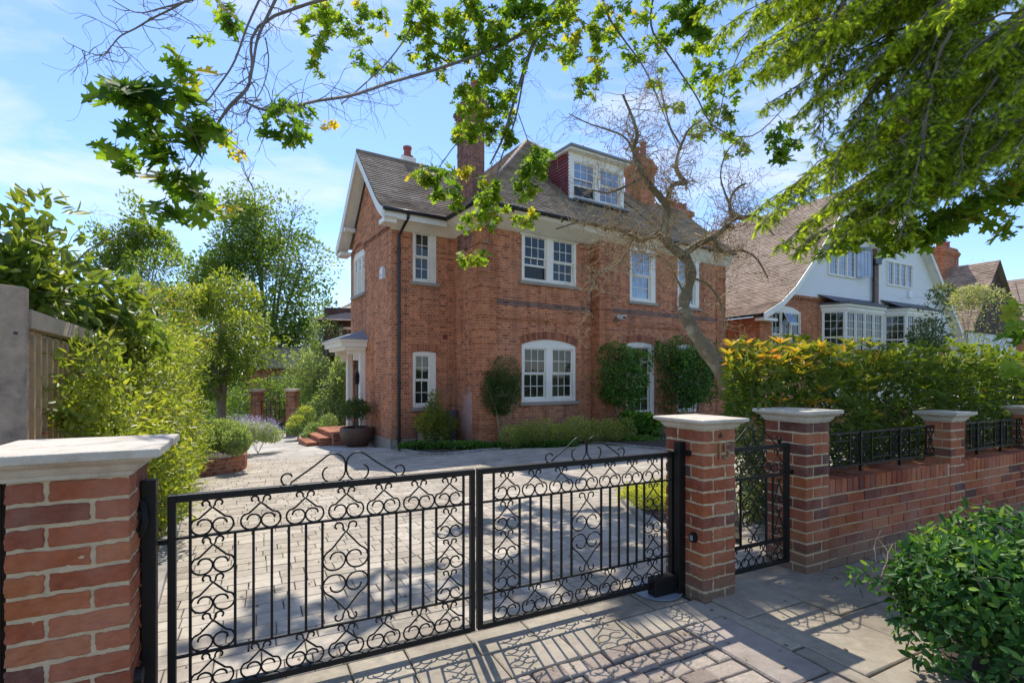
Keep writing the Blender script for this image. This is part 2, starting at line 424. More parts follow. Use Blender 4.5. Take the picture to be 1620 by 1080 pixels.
M['purple'] = leaf_mat('catmint_flower', [(0, (.26, .22, .36)), (1, (.50, .46, .62))], .35, .7, (1, 1, 1))
M['white_petal'] = leaf_mat('white_petal', [(0, (.7, .7, .66)), (1, (.85, .85, .8))], .3, .6, (1, 1, 1))
M['yellow_petal'] = leaf_mat('yellow_bract', [(0, (.35, .38, .04)), (1, (.62, .60, .06))], .35, .6, (1, 1, .6))

def blob_points(blobs, n, shell=.55):
    """blobs: (centre, (rx, ry, rz), weight) -> points biased to the outside, with outward directions"""
    w = np.array([b[2] for b in blobs], dtype=float); w /= w.sum()
    idx = RNG.choice(len(blobs), n, p=w)
    Cn = np.array([tuple(b[0]) for b in blobs])[idx]; R = np.array([b[1] for b in blobs], dtype=float)[idx]
    d = rnd_dirs(n); r = shell+(1-shell)*RNG.random(n)**.6
    r = np.where(RNG.random(n) < .25, r*RNG.random(n)**.4, r)
    return Cn+R*d*r[:, None], d
def clumpy(P, Dn, scale, keep, seed=0):
    """thin points out by a lumpy field so that gaps and light/dark clumps appear"""
    g = np.random.default_rng(seed); f = np.zeros(len(P))
    for _ in range(9):
        k = g.normal(size=3)/scale; ph = g.random()*6.28
        f += np.sin(P@k+ph)
    f /= 3.0
    sel = RNG.random(len(P)) < 1/(1+np.exp(-(f-keep)*3.0))
    return P[sel], Dn[sel], f[sel]
def foliage(name, blobs, n, size, tpl, mat, parent, out=.8, updir=.5, tbase=.45, tvar=.25, ttop=.2, clump=None, keep=-.4, shell=.55, seed=1, droop=0.0, sv=.3, lump=None, face=.6):
    P, D = blob_points(blobs, n, shell)
    if lump:
        g = np.random.default_rng(seed+50); q = np.zeros(len(P)); sc_ = lump[0]
        for _ in range(8): q += np.sin(P@(g.normal(size=3)/sc_)+g.random()*6.28)
        P = P+D*(q*lump[1]/2.8)[:, None]
    f = np.zeros(len(P))
    if clump: P, D, f = clumpy(P, D, clump, keep, seed)
    n = len(P)
    ax = D*out+RNG.normal(size=(n, 3))*.65+np.array([0, 0, -droop])
    up = D*face+RNG.normal(size=(n, 3))*.55+np.array([0, 0, updir])
    zr = (P[:, 2]-P[:, 2].min())/max(1e-6, np.ptp(P[:, 2]))
    t = tbase+RNG.normal(size=n)*tvar*.6+(zr-.5)*ttop+f*.10
    s = size*(1+RNG.normal(size=n)*sv*.6).clip(.4, 1.8)
    return leaves(name, P, ax, up, s, np.clip(t, 0, 1), tpl, mat, parent)
def grow(mb, p, d, L, r, depth, spread=.7, kids=3, wob=.25, up=.1, tips=None, minr=.002, steps=5, sides=5):
    pts = [Vector(p)]; rr = [r]; d = Vector(d).normalized()
    for i in range(steps):
        d = (d+Vector((random.gauss(0, wob), random.gauss(0, wob), random.gauss(0, wob)+up*.3))).normalized()
        pts.append(pts[-1]+d*L/steps); rr.append(max(minr, r*(1-.55*(i+1)/steps)))
    mb.tube(pts, rr, sides if r > .01 else 3, cap=False)
    if depth <= 0:
        if tips is not None: tips.append((pts[-1], d))
        return
    for k in range(kids):
        i = random.randint(max(1, steps//2-1), steps)
        nd = (d+Vector((random.gauss(0, spread), random.gauss(0, spread), random.gauss(0, spread)+up))).normalized()
        grow(mb, pts[i], nd, L*random.uniform(.55, .85), rr[i]*.7, depth-1, spread, kids, wob, up, tips, minr, steps, sides)
def px_path(pp, Y=None):
    return [at(p[0], p[1], p[2] if len(p) > 2 and Y is None else Y) for p in pp]
def smooth_path(pts, n=4):
    out = []
    for i in range(len(pts)-1):
        p0 = pts[max(i-1, 0)]; p1 = pts[i]; p2 = pts[i+1]; p3 = pts[min(i+2, len(pts)-1)]
        for k in range(n):
            t = k/n
            out.append(.5*((2*p1)+(p2-p0)*t+(2*p0-5*p1+4*p2-p3)*t*t+(3*p1-p0-3*p2+p3)*t*t*t))
    out.append(pts[-1]); return out
def taper(n, a, b): return [a+(b-a)*i/(n-1) for i in range(n)]

def shrub(name, label, cat, loc, blobs, n, size, tpl, mat, stems=6, group=None, stem_r=.012, stem_mat=None, **kw):
    """a bush: stems from the base into every clump plus its leaves"""
    t = thing(name, label, cat, loc, 0, group)
    foliage('foliage', blobs, n, size, tpl, M[mat], t, **kw)
    mb = MB(); base = Vector(loc)
    for k in range(stems):
        b = blobs[k % len(blobs)]; c = Vector(b[0])
        e = c+Vector((random.uniform(-.6, .6)*b[1][0], random.uniform(-.6, .6)*b[1][1], random.uniform(-.2, .7)*b[1][2]))
        s = base+Vector((random.uniform(-1, 1), random.uniform(-1, 1), 0))*stem_r*4
        mid = s.lerp(e, .5)+Vector((random.uniform(-.1, .1), random.uniform(-.1, .1), .05))*(e-s).length*.5
        pth = smooth_path([s, mid, e], 4)
        mb.tube(pth, taper(len(pth), stem_r, stem_r*.35), 5)
        for _ in range(3):
            grow(mb, pth[random.randint(3, len(pth)-1)], (random.uniform(-1, 1), random.uniform(-1, 1), .6), (e-s).length*.3, stem_r*.4, 1, minr=.0015)
    o = mb.build('stem', stem_mat or M['bark'], t); o.location = -Vector(loc)
    return t
def tree(name, label, loc, blobs, n, size, tpl, mat, trunk_r, limbs, group=None, **kw):
    t = thing(name, label, 'tree', loc, 0, group)
    foliage('crown', blobs, n, size, tpl, M[mat], t, **kw)
    mb = MB(); base = Vector(loc)
    fork = base+Vector((0, 0, (blobs[0][0][2]-loc[2])*.35))
    for k in range(limbs):
        b = blobs[k % len(blobs)]; c = Vector(b[0])
        e = c+Vector((random.uniform(-.5, .5)*b[1][0], random.uniform(-.5, .5)*b[1][1], random.uniform(0, .8)*b[1][2]))
        p = smooth_path([base+Vector((random.uniform(-.3, .3), random.uniform(-.3, .3), 0))*trunk_r*2, fork+Vector((random.uniform(-1, 1), random.uniform(-1, 1), 0))*trunk_r, fork.lerp(e, .5)+Vector((0, 0, .3)), e], 4)
        mb.tube(p, taper(len(p), trunk_r*(.9 if k else 1.2), trunk_r*.12), 7)
        for _ in range(5):
            i = random.randint(6, len(p)-1)
            grow(mb, p[i], (random.uniform(-1, 1), random.uniform(-1, 1), .5), (e-fork).length*.16, trunk_r*.16, 2, minr=.006)
    o = mb.build('trunk', M['bark'], t); o.location = -Vector(loc)
    return t
# ---------------------------------------------------------------- architecture helpers (house-local coordinates: x along, y inward, z world)
def wall_holes(mb, o, ax, L, z0, z1, holes, depth, nrm):
    """wall face from o along 2D unit ax, height z0..z1, with rectangular or arched openings (s0,s1,h0,h1,rise); nrm: inward 2D vector"""
    def P(s, z, d=0.0): return (o[0]+ax[0]*s+nrm[0]*d, o[1]+ax[1]*s+nrm[1]*d, z)
    ss = sorted(set([0, L]+[h[0] for h in holes]+[h[1] for h in holes])); zs = sorted(set([z0, z1]+[h[2] for h in holes]+[h[3] for h in holes]))
    for a, b in zip(ss[:-1], ss[1:]):
        for c, d in zip(zs[:-1], zs[1:]):
            ms, mz = (a+b)/2, (c+d)/2
            if any(h[0] < ms < h[1] and h[2] < mz < h[3] for h in holes): continue
            mb.poly([P(a, c), P(b, c), P(b, d), P(a, d)])
    for h in holes:
        s0, s1, h0, h1 = h[:4]; rise = h[4] if len(h) > 4 else 0
        mb.poly([P(s0, h0), P(s0, h1-rise), P(s0, h1-rise, depth), P(s0, h0, depth)])
        mb.poly([P(s1, h0), P(s1, h0, depth), P(s1, h1-rise, depth), P(s1, h1-rise)])
        mb.poly([P(s0, h0), P(s0, h0, depth), P(s1, h0, depth), P(s1, h0)])
        if rise:
            k = 12; xs = [s0+(s1-s0)*i/k for i in range(k+1)]; zz = [arc_z(x, s0, s1, h1, rise) for x in xs]
            for i in range(k):
                mb.poly([P(xs[i], zz[i]), P(xs[i+1], zz[i+1]), P(xs[i+1], h1), P(xs[i], h1)])
                mb.poly([P(xs[i], zz[i]), P(xs[i], zz[i], depth), P(xs[i+1], zz[i+1], depth), P(xs[i+1], zz[i+1])])
        else:
            mb.poly([P(s0, h1), P(s1, h1), P(s1, h1, depth), P(s0, h1, depth)])
def arc_z(x, s0, s1, top, rise):
    w = (s1-s0)/2; u = (x-(s0+s1)/2)/w; R = (w*w+rise*rise)/(2*rise)
    return top-R+math.sqrt(max(R*R-(u*w)**2, 0))

def clip(poly, nv, d, keep_above=True):
    out = []; n = len(poly)
    for i in range(n):
        a, b = poly[i], poly[(i+1) % n]; da = a.dot(nv)-d; db = b.dot(nv)-d
        if not keep_above: da, db = -da, -db
        if da >= 0: out.append(a)
        if (da > 0) != (db > 0) and abs(da-db) > 1e-9: out.append(a+(b-a)*(da/(da-db)))
    return out
def roof_slope(mb, poly, course=.115, lift=.032, thick=.05):
    """plain-tile slope: every course a strip that laps the one below; edges wobble a little"""
    poly = [Vector(p) for p in poly]
    nv = (poly[1]-poly[0]).cross(poly[2]-poly[0]).normalized()
    if nv.z < 0: nv = -nv
    upv = (Vector((0, 0, 1))-nv*nv.z).normalized(); side = upv.cross(nv).normalized()
    lo = min(p.dot(upv) for p in poly); hi = max(p.dot(upv) for p in poly)
    k = int((hi-lo)/course)+1
    for i in range(k):
        a = lo+i*course; b = min(a+course, hi)
        q = clip(clip(poly, upv, a, True), upv, b, False)
        if len(q) < 3: continue
        s0 = min(p.dot(side) for p in q); s1 = max(p.dot(side) for p in q)
        x = s0-random.random()*.33
        while x < s1:
            x2 = x+.165*random.choice((1, 1, 2, 2, 3))
            r = clip(clip(q, side, x, True), side, x2, False)
            x = x2
            if len(r) < 3: continue
            mb.tint(min(1, max(0, random.gauss(.5, .2))))
            dl = random.uniform(-.003, .003)
            top = [p+nv*(lift+dl)*(1-(p.dot(upv)-a)/course)+nv*.004 for p in r]
            mb.poly(top)
            low = [(p, t) for p, t in zip(r, top) if p.dot(upv)-a < 1e-5]
            if len(low) == 2:
                mb.poly([low[0][0]-nv*.01, low[1][0]-nv*.01, low[1][1], low[0][1]])
    mb.tint(.3); mb.poly([p-nv*.012 for p in poly]); mb.poly([p-nv*thick for p in poly])

def bar_box(mb, P, s0, s1, z0, z1, d0, d1):
    """box in a wall plane; P(s, z, d) -> point"""
    i = [mb.vert(P(s, z, d)) for d in (d0, d1) for z in (z0, z1) for s in (s0, s1)]
    for q in ((0,1,3,2),(4,6,7,5),(0,4,5,1),(2,3,7,6),(0,2,6,4),(1,5,7,3)):
        mb.f.append([i[a] for a in q])
def window(parent, o, ax, nrm, s0, s1, z0, z1, sashes=1, cols=3, rows=(2, 2), rise=0.0, recess=.05, fr=.07, mull=.16, gl='glass', side=0.0, lead=False, open_bottom=None, name='window', dark_from=None, meet=.5, sill=None):
    """box-sash window: frame, mullion, sashes with glazing bars (mesh), a pane child per sash"""
    def P(s, z, d=0.0): return (o[0]+ax[0]*s+nrm[0]*d, o[1]+ax[1]*s+nrm[1]*d, z)
    mb = MB(); mb.tint(.5); r = recess
    zt = z1-rise
    bar_box(mb, P, s0, s0+fr, z0, zt, r-.02, r+.08); bar_box(mb, P, s1-fr-side, s1, z0, zt, r-.02, r+.08)
    bar_box(mb, P, s0+fr, s1-fr-side, z0, z0+fr*.9, r-.022, r+.08); bar_box(mb, P, s0+fr, s1-fr-side, zt-fr, zt, r-.022, r+.08)
    if rise:
        k = 12; xs = [s0+(s1-s0)*i/k for i in range(k+1)]
        pts = [P(s0, zt-.002, r-.02), P(s1, zt-.002, r-.02)]+[P(x, arc_z(x, s0, s1, z1, rise)-.001, r-.02) for x in reversed(xs)]
        mb.prism(pts, (nrm[0]*.08, nrm[1]*.08, 0))
    inner0, inner1 = s0+fr, s1-fr-side
    w = (inner1-inner0-mull*(sashes-1))/sashes
    panes = []
    for k in range(sashes):
        a = inner0+k*(w+mull); b = a+w
        if k: bar_box(mb, P, a-mull, a, z0+fr*.9, zt-fr, r-.018, r+.08)
        q0, q1 = z0+fr*.9, zt-fr
        if len(rows) == 1: spans = [(q0, q1, rows[0], .03)]
        else:
            zm = q0+(q1-q0)*meet
            spans = [(q0, zm, rows[1], .052), (zm, q1, rows[0], .02)]
        for si, (c, d, nr, dep) in enumerate(spans):
            st_ = .045 if not lead else .03
            dd = r+dep
            lift = 0.0
            if open_bottom is not None and k == open_bottom and si == 0: lift = (d-c)*.62
            c2 = c+lift; d2 = d+lift
            if lift: panes.append(('dark', a, b, c, c2, dd+.03)); d2 = min(d2, q1)  # black sheet stands in for the dark room behind the raised sash
            bar_box(mb, P, a, a+st_, c2, d2, dd, dd+.03); bar_box(mb, P, b-st_, b, c2, d2, dd, dd+.03)
            bar_box(mb, P, a+st_, b-st_, c2, c2+st_*(1.2 if si == 0 else .8), dd-.001, dd+.03); bar_box(mb, P, a+st_, b-st_, d2-st_*.8, d2, dd-.001, dd+.03)
            gw = .018 if not lead else .010
            for i in range(1, cols):
                x = a+st_+(b-a-2*st_)*i/cols
                bar_box(mb, P, x-gw/2, x+gw/2, c2+st_*.8, d2-st_*.8, dd+.004, dd+.028)
            for i in range(1, nr):
                z = c2+st_+(d2-c2-2*st_)*i/nr
                bar_box(mb, P, a+st_, b-st_, z-gw/2, z+gw/2, dd+.002, dd+.026)
            panes.append(('g', a+st_*.5, b-st_*.5, c2+st_*.5, d2-st_*.5, dd+.016))
    f = mb.build(name, M['paint'], parent)
    for kind, a, b, c, d, dep in panes:
        g = MB(); g.poly([P(a, c, dep), P(b, c, dep), P(b, d, dep), P(a, d, dep)])
        g.build('pane', M[gl] if kind == 'g' else M['black_pipe'], f)  # the dark kind is no glass, only room shade as a black sheet
    if sill:
        sb = MB(); bar_box(sb, P, s0-.08, s1+.08, z0-.09, z0-.002, -.07, r+.05)
        sb.build('sill', M['sill_stone'], f)
    return f
def arch_bricks(mb, o, ax, nrm, s0, s1, top, rise, depth=.225, proud=.008):
    """ring of voussoirs over a segmental opening"""
    w = (s1-s0)/2; R = (w*w+rise*rise)/(2*rise); cx = (s0+s1)/2; cz = top-R
    th = math.asin(min(1, w/R)); n = max(6, int(2*th*R/.075))
    for i in range(n):
        a0 = -th+2*th*(i+.07)/n; a1 = -th+2*th*(i+.93)/n; mb.tint()
        q = [(cx+math.sin(a)*rr, cz+math.cos(a)*rr) for a, rr in ((a0, R+.012), (a1, R+.012), (a1, R+depth), (a0, R+depth))]
        pts = [(o[0]+ax[0]*s-nrm[0]*proud, o[1]+ax[1]*s-nrm[1]*proud, z) for s, z in q]
        mb.prism(pts, (nrm[0]*(proud+.02), nrm[1]*(proud+.02), 0))
def chimney(parent, x0, x1, y0, y1, z0, z1, pots, mat='house_brick', label=None, cap=.05):
    mb = MB(); mb.box(x0, x1, y0, y1, z0, z1-.55)
    for k, (o, h) in enumerate(((.03, .08), (.06, .08), (.09, .10), (.05, .08), (.0, .12), (-.03, .09))):
        zz = z1-.55+sum((.08, .08, .10, .08, .12, .09)[:k])
        mb.box(x0-o, x1+o, y0-o, y1+o, zz, zz+h)
    c = mb.build('chimney', M[mat], parent)
    for px_, py_, r, h in pots:
        p = MB(); p.lathe((px_, py_, z1), [(r*1.15, 0), (r*1.15, .05), (r, .07), (r*.92, h-.08), (r*1.12, h-.06), (r*1.12, h), (r*.8, h), (r*.8, h-.1)], 14)
        p.build('chimney_pot', M['pot'], c, smooth=False)
    return c
AX = (1.0, 0.0); IN = (0.0, 1.0)

# ================================================================ the brick house
ZG = -.62
house = thing('brick_house', 'large red brick house with tiled roof, dormer and white sash windows behind the drive', 'house', (HX, HY, ZG), HOUSE_ROT, worldz=True)
TL = -1.865                    # left gable face
BW = 1.58                      # recessed wing front
BR = -.35                      # right-hand section stands forward
TB = ht(936)                   # end of the left bay
TE = ht(1147, BR)
ZE = 5.45                      # wall top under the soffit
ub = [(825, 912)]
g0, g1 = ht(825.5), ht(911.5)
f_z0 = hz(868, 448.5); g_z0 = hz(868, 635); g_z1 = hz(868, 537)
d0, d1 = ht(991, BR), ht(1036, BR); d_z0 = hz(1013, 656, BR); d_z1 = hz(1013, 541, BR)
u0, u1 = ht(996.5, BR), ht(1037, BR); u_z0 = hz(1016, 478, BR)
w0, w1 = ht(1072, BR), ht(1106, BR); w_z0 = hz(1089, 486, BR)
e0, e1 = ht(1071, BR), ht(1104, BR)
n0, n1 = ht(653, BW), ht(690, BW); n_z0 = hz(671, 644, BW); n_z1 = hz(671, 556, BW); m_z0 = hz(671, 447, BW)
mb = MB(); mb.tint(.5)
wall_holes(mb, (0, 0), AX, TB, ZG-.3, ZE, [(g0, g1, g_z0, g_z1, .16), (g0, g1, f_z0, ZE)], .14, IN)
o2 = (TB, BR)
mb.poly([(TB, 0, ZG-.3), (TB, BR, ZG-.3), (TB, BR, ZE), (TB, 0, ZE)])
wall_holes(mb, o2, AX, TE-TB, ZG-.3, ZE, [(d0-TB, d1-TB, d_z0, d_z1, .07), (u0-TB, u1-TB, u_z0, ZE), (w0-TB, w1-TB, w_z0, ZE), (e0-TB, e1-TB, d_z0, d_z1, .07)], .14, IN)
wall_holes(mb, (TL, BW), AX, -TL, ZG-.3, ZE, [(n0-TL, n1-TL, n_z0, n_z1, .03), (n0-TL, n1-TL, m_z0, ZE)], .14, IN)
mb.poly([(0, 0, ZG-.3), (0, BW, ZG-.3), (0, BW, ZE), (0, 0, ZE)])
# gable side (runs inward from the wing corner), with the landing window
def side_b(u):
    k = (u-CU)/F; ax_, ay_ = HX+.843*TL-.538*BW, HY+.538*TL+.843*BW
    return (k*ay_-ax_)/(-.538-.843*k)
def side_z(u, v):
    b = side_b(u); return H+(HV-v)/F*(HY+.538*TL+.843*(BW+b))
GD = 4.0
sb0, sb1 = side_b(577), side_b(558.5)
sz0, sz1 = side_z(568, 466), side_z(568, 390)
wall_holes(mb, (TL, BW), (0, 1), GD, ZG-.3, 5.4, [(sb0, sb1, sz0, sz1, .3), (2.75, 3.75, -.25, 1.95)], .14, (1, 0))
mb.poly([(TL, BW-.0, 5.4), (TL, BW+GD, 5.4), (TL, BW+GD/2, 7.65)])
mb.poly([(TL, BW+GD, ZG-.3), (0, BW+GD, ZG-.3), (0, BW+GD, ZE), (TL, BW+GD, ZE)])
mb.poly([(0, BW+GD, ZG-.3), (0, 10, ZG-.3), (0, 10, ZE), (0, BW+GD, ZE)])
mb.poly([(0, 10, ZG-.3), (TE, 10, ZG-.3), (TE, 10, ZE), (0, 10, ZE)])
mb.poly([(TE, BR, ZG-.3), (TE, 10, ZG-.3), (TE, 10, ZE), (TE, BR, ZE)])
mb.build('wall', M['house_brick'], house)
# stepped corner pilasters with projecting bands
def pilaster(x0, x1, y, left_return=None):
    mb = MB(); mb.tint(.5); z = ZG+.35; k = 0
    while z < ZE-.1:
        o = .045 if k % 2 else .022
        hgt = .30 if k % 2 == 0 else .075
        if z+hgt > ZE: break
        mb.box(x0-(o if left_return else 0), x1, y-o, y+.02, z, z+hgt)
        if left_return: mb.box(x0-o, x0+.02, y+.02, y+left_return, z, z+hgt)
        z += hgt; k += 1
    mb.box(x0-(.05 if left_return else 0), x1+.02, y-.05, y+.02, ZG-.2, ZG+.35)
    return mb.build('pilaster', M['orange_brick'], house)
pilaster(0, ht(785), 0, .42)
pilaster(TB, ht(969, BR), BR, .30)
pilaster(TE-.5, TE, BR)
# plinth, string courses and dark bands
mb = MB(); mb.tint(.5)
mb.box(TL-.03, -.0, BW-.035, BW+.02, ZG-.2, ZG+.32); mb.box(TL-.035, TL+.02, BW-.035, BW+2.0, ZG-.2, ZG+.32)
mb.build('plinth', M['sill_stone'], house)
zs1 = hz(880, 487); zs2 = hz(880, 506)
mb = MB(); mb.tint(.5)
for x0, x1, y in ((ht(785)+.003, TB-.003, 0), (ht(969, BR)+.003, TE-.503, BR)):
    mb.box(x0, x1, y-.010, y+.02, zs1-.04, zs1+.10)
mb.build('dark_brick_band', M['band_brick'], house)
mb = MB(); mb.tint(.5)
for x0, x1, y in ((ht(785)+.003, TB-.003, 0), (ht(969, BR)+.003, TE-.503, BR)):
    mb.box(x0, x1, y-.035, y+.02, zs2-.05, zs2+.02); mb.box(x0, x1, y-.018, y+.02, zs2-.10, zs2-.05)
mb.build('string_course', M['orange_brick'], house)
for args in (((0, 0), AX, IN, g0-.03, g1+.03, g_z1, .17), (o2, AX, IN, d0-TB-.03, d1-TB+.03, d_z1, .07), (o2, AX, IN, e0-TB-.03, e1-TB+.03, d_z1, .07),
             ((TL, BW), AX, IN, n0-TL-.03, n1-TL+.03, n_z1, .03), ((TL, BW), (0, 1), (1, 0), sb0-.02, sb1+.02, sz1, .3, .12)):
    mb = MB(); arch_bricks(mb, *args); mb.build('brick_arch', M['arch_brick'], house)
# windows
fz1 = ZE-.02
window(house, (0, 0), AX, IN, g0, g1, g_z0, g_z1, 2, 3, (2, 2), .16, .05, .10, .22, 'glass', sill=True)
window(house, (0, 0), AX, IN, g0, g1, f_z0, fz1, 2, 3, (2, 2), 0, .02, .09, .24, 'glass', open_bottom=0, meet=.48, sill=True)
window(house, o2, AX, IN, u0-TB, u1-TB, u_z0, fz1, 1, 3, (2, 2), 0, .02, .09, .2, 'sky_glass', side=.12, sill=True)
window(house, o2, AX, IN, w0-TB, w1-TB, w_z0, fz1, 1, 3, (2, 2), 0, .02, .09, .2, 'sky_glass', side=.10, sill=True)
window(house, o2, AX, IN, d0-TB, d1-TB, d_z0, d_z1, 1, 3, (1, 4), .07, .05, .09, .2, 'glass', side=.10, name='garden_door', meet=.78)
window(house, o2, AX, IN, e0-TB, e1-TB, d_z0, d_z1, 1, 2, (1, 4), .07, .05, .09, .2, 'glass', side=.06, name='garden_door', meet=.78)
window(house, (TL, BW), AX, IN, n0-TL, n1-TL, n_z0, n_z1, 1, 2, (2, 2), .03, .04, .07, .2, 'glass', side=.10, sill=True)
window(house, (TL, BW), AX, IN, n0-TL, n1-TL, m_z0, hz(671, 366, BW), 1, 2, (2, 2), 0, .02, .07, .2, 'glass', side=.12, sill=True)
window(house, (TL, BW), (0, 1), (1, 0), sb0, sb1, sz0, sz1, 3, 2, (2, 3), .3, .04, .06, .07, 'sky_glass', meet=.62, sill=True)
# white friezes over the upper windows, cove under the eaves
for a, b, y in ((g0-.06, g1+.06, 0), (u0-.05, u1+.05, BR), (w0-.05, w1+.05, BR)):
    mb = MB(); mb.tint(.5); mb.box(a, b, y-.03, y+.0, fz1-.10, ZE-.005); mb.build('window_frieze', M['paint'], house)
mb = MB(); mb.tint(.5); mb.box(n0-.06, n1+.06, BW-.03, BW+.002, hz(671, 366, BW)-.02, ZE-.004)
mb.build('window_frieze', M['paint'], house)
EB, EW, EL, ZGUT = -.66, 1.16, -.42, 5.77
mb = MB(); mb.tint(.5)
mb.poly([(EL, EB, ZGUT-.06), (TE+.1, EB, ZGUT-.06), (TE+.1, BR-.01, ZE-.12), (0, BR+.35-.03, ZE-.06), (EL, EB, ZGUT-.06)][:4])
mb.poly([(0, 0-.004, ZE-.08), (TB, -.004, ZE-.08), (TB, EB, ZGUT-.05), (EL, EB, ZGUT-.05)])
mb.poly([(-.004, -.0, ZE-.08), (EL, EB, ZGUT-.055), (EL, EW, ZGUT-.055), (-.004, BW, ZE-.08)])
mb.poly([(TL, BW-.004, ZE-.08), (0, BW-.004, ZE-.08), (EL, EW, ZGUT-.05), (TL-.4, EW, ZGUT-.05)])
mb.poly([(TL-.4, EW, ZGUT-.22), (EL, EW, ZGUT-.22), (EL, EW, ZGUT-.04), (TL-.4, EW, ZGUT-.04)])
mb.build('soffit', M['paint'], house)
# roof slopes
PK = (4.85, 5.0, 10.75)
mb = MB()
TR = 10.1
roof_slope(mb, [(EL, EB, ZGUT), (TR, EB, ZGUT), PK])
roof_slope(mb, [(EL, 10.6, ZGUT), (EL, EB, ZGUT), PK])
roof_slope(mb, [(TR, EB, ZGUT), (TR, 10.6, ZGUT), PK], .3)
roof_slope(mb, [(TR, 10.6, ZGUT), (EL, 10.6, ZGUT), PK], .3)
RB = 1.75; RZ = ZGUT+.9*(RB-EB)
roof_slope(mb, [(TR-3.5, EB+.01, ZGUT+.02), (TE+.25, EB+.01, ZGUT+.02), (TE+.25, RB, RZ), (TR-3.5, RB, RZ)])
roof_slope(mb, [(TR-3.5, RB, RZ), (TE+.25, RB, RZ), (TE+.25, 4.6, ZGUT), (TR-3.5, 4.6, ZGUT)], .3)
# wing: bell-cast slope, steeper above
WM = BW+GD/2; WZ = 8.12; TLV = TL-.38
roof_slope(mb, [(TLV, EW, ZGUT), (3.0, EW, ZGUT), (3.0, EW+.55, ZGUT+.42), (TLV, EW+.55, ZGUT+.42)])
roof_slope(mb, [(TLV, EW+.55, ZGUT+.42), (3.0, EW+.55, ZGUT+.42), (3.0, WM, WZ), (TLV, WM, WZ)])
roof_slope(mb, [(TLV, WM, WZ), (3.0, WM, WZ), (3.0, BW+GD-.1, ZGUT+.42), (TLV, BW+GD-.1, ZGUT+.42)])
roof_slope(mb, [(TLV, BW+GD-.1, ZGUT+.42), (3.0, BW+GD-.1, ZGUT+.42), (3.0, BW+GD+.42, ZGUT), (TLV, BW+GD+.42, ZGUT)])
rf = mb.build('roof', M['tile'], house)
mb = MB(); mb.tint(.2)
mb.tube([(TLV, WM, WZ+.02), (1.6, WM, WZ+.02)], .06, 8); mb.tube([(EL, EB, ZGUT+.03), PK], .06, 8); mb.tube([(TR, EB, ZGUT+.03), PK], .06, 8)
mb.tube([(7.9, RB, RZ+.02), (TE+.25, RB, RZ+.02)], .06, 8)
mb.build('ridge_tiles', M['tile'], rf, smooth=True)
# barge boards of the wing gable, in white, with a thin dark verge
mb = MB(); mb.tint(.5)
def barge(mb, pts, w, x, th):
    for (a, b) in zip(pts[:-1], pts[1:]):
        mb.prism([(x, a[0], a[1]), (x, b[0], b[1]), (x, b[0], b[1]-w), (x, a[0], a[1]-w)], (th, 0, 0))
left = [(EW-.06, ZGUT-.02), (EW+.25, ZGUT+.16), (EW+.55, ZGUT+.40), (WM, WZ-.02)]
right = [(WM, WZ-.02), (BW+GD-.1, ZGUT+.40), (BW+GD+.2, ZGUT+.16), (BW+GD+.5, ZGUT-.02)]
barge(mb, left, .26, TLV, .035); barge(mb, right, .26, TLV, .035)
# boxed soffit between barge and wall
for a, b in zip((left+right[1:])[:-1], (left+right[1:])[1:]):
    mb.poly([(TLV+.036, a[0], a[1]-.20), (TLV+.036, b[0], b[1]-.20), (TL, b[0], b[1]-.20), (TL, a[0], a[1]-.20)])
mb.box(TLV+.04, TL, BW-.42, BW-.0, ZGUT-.34, ZGUT-.22)
mb.box(TLV+.04, TL, BW+GD+.0, BW+GD+.5, ZGUT-.34, ZGUT-.22)
mb.box(TLV+.04, TL, BW+GD-.55, BW+GD-.4, 6.1, 6.22)
mb.build('barge_board', M['paint'], house)
# gutters and downpipes
mb = MB(); mb.tint(.5); gr = .055
mb.tube([(TLV, EW-.05, ZGUT-.01), (EL-.03, EW-.05, ZGUT-.01)], gr, 8); mb.tube([(EL-.05, EW, ZGUT-.012), (EL-.05, EB-.05, ZGUT-.012)], gr, 8); mb.tube([(EL-.05, EB-.05, ZGUT-.01), (TE+.1, EB-.05, ZGUT-.01)], gr, 8)
for k in range(14): mb.box(EL+k*.8+.2, EL+k*.8+.23, EB-.04, EB+.02, ZGUT-.12, ZGUT-.04)
mb.build('gutter', M['black_pipe'], house, smooth=True)
tp = ht(630, BW)
mb = MB(); mb.tint(.5)
mb.tube([(tp+.12, EW-.03, ZGUT-.03), (tp+.12, EW-.03, ZGUT-.14), (tp, BW-.07, ZGUT-.55), (tp, BW-.07, ZG-.1)], .04, 10)
for z in (ZG+.3, 1.2, 3.0, 4.8): mb.tube([(tp, BW-.07, z), (tp, BW-.07, z+.07)], .052, 10)
mb.build('downpipe', M['black_pipe'], house)
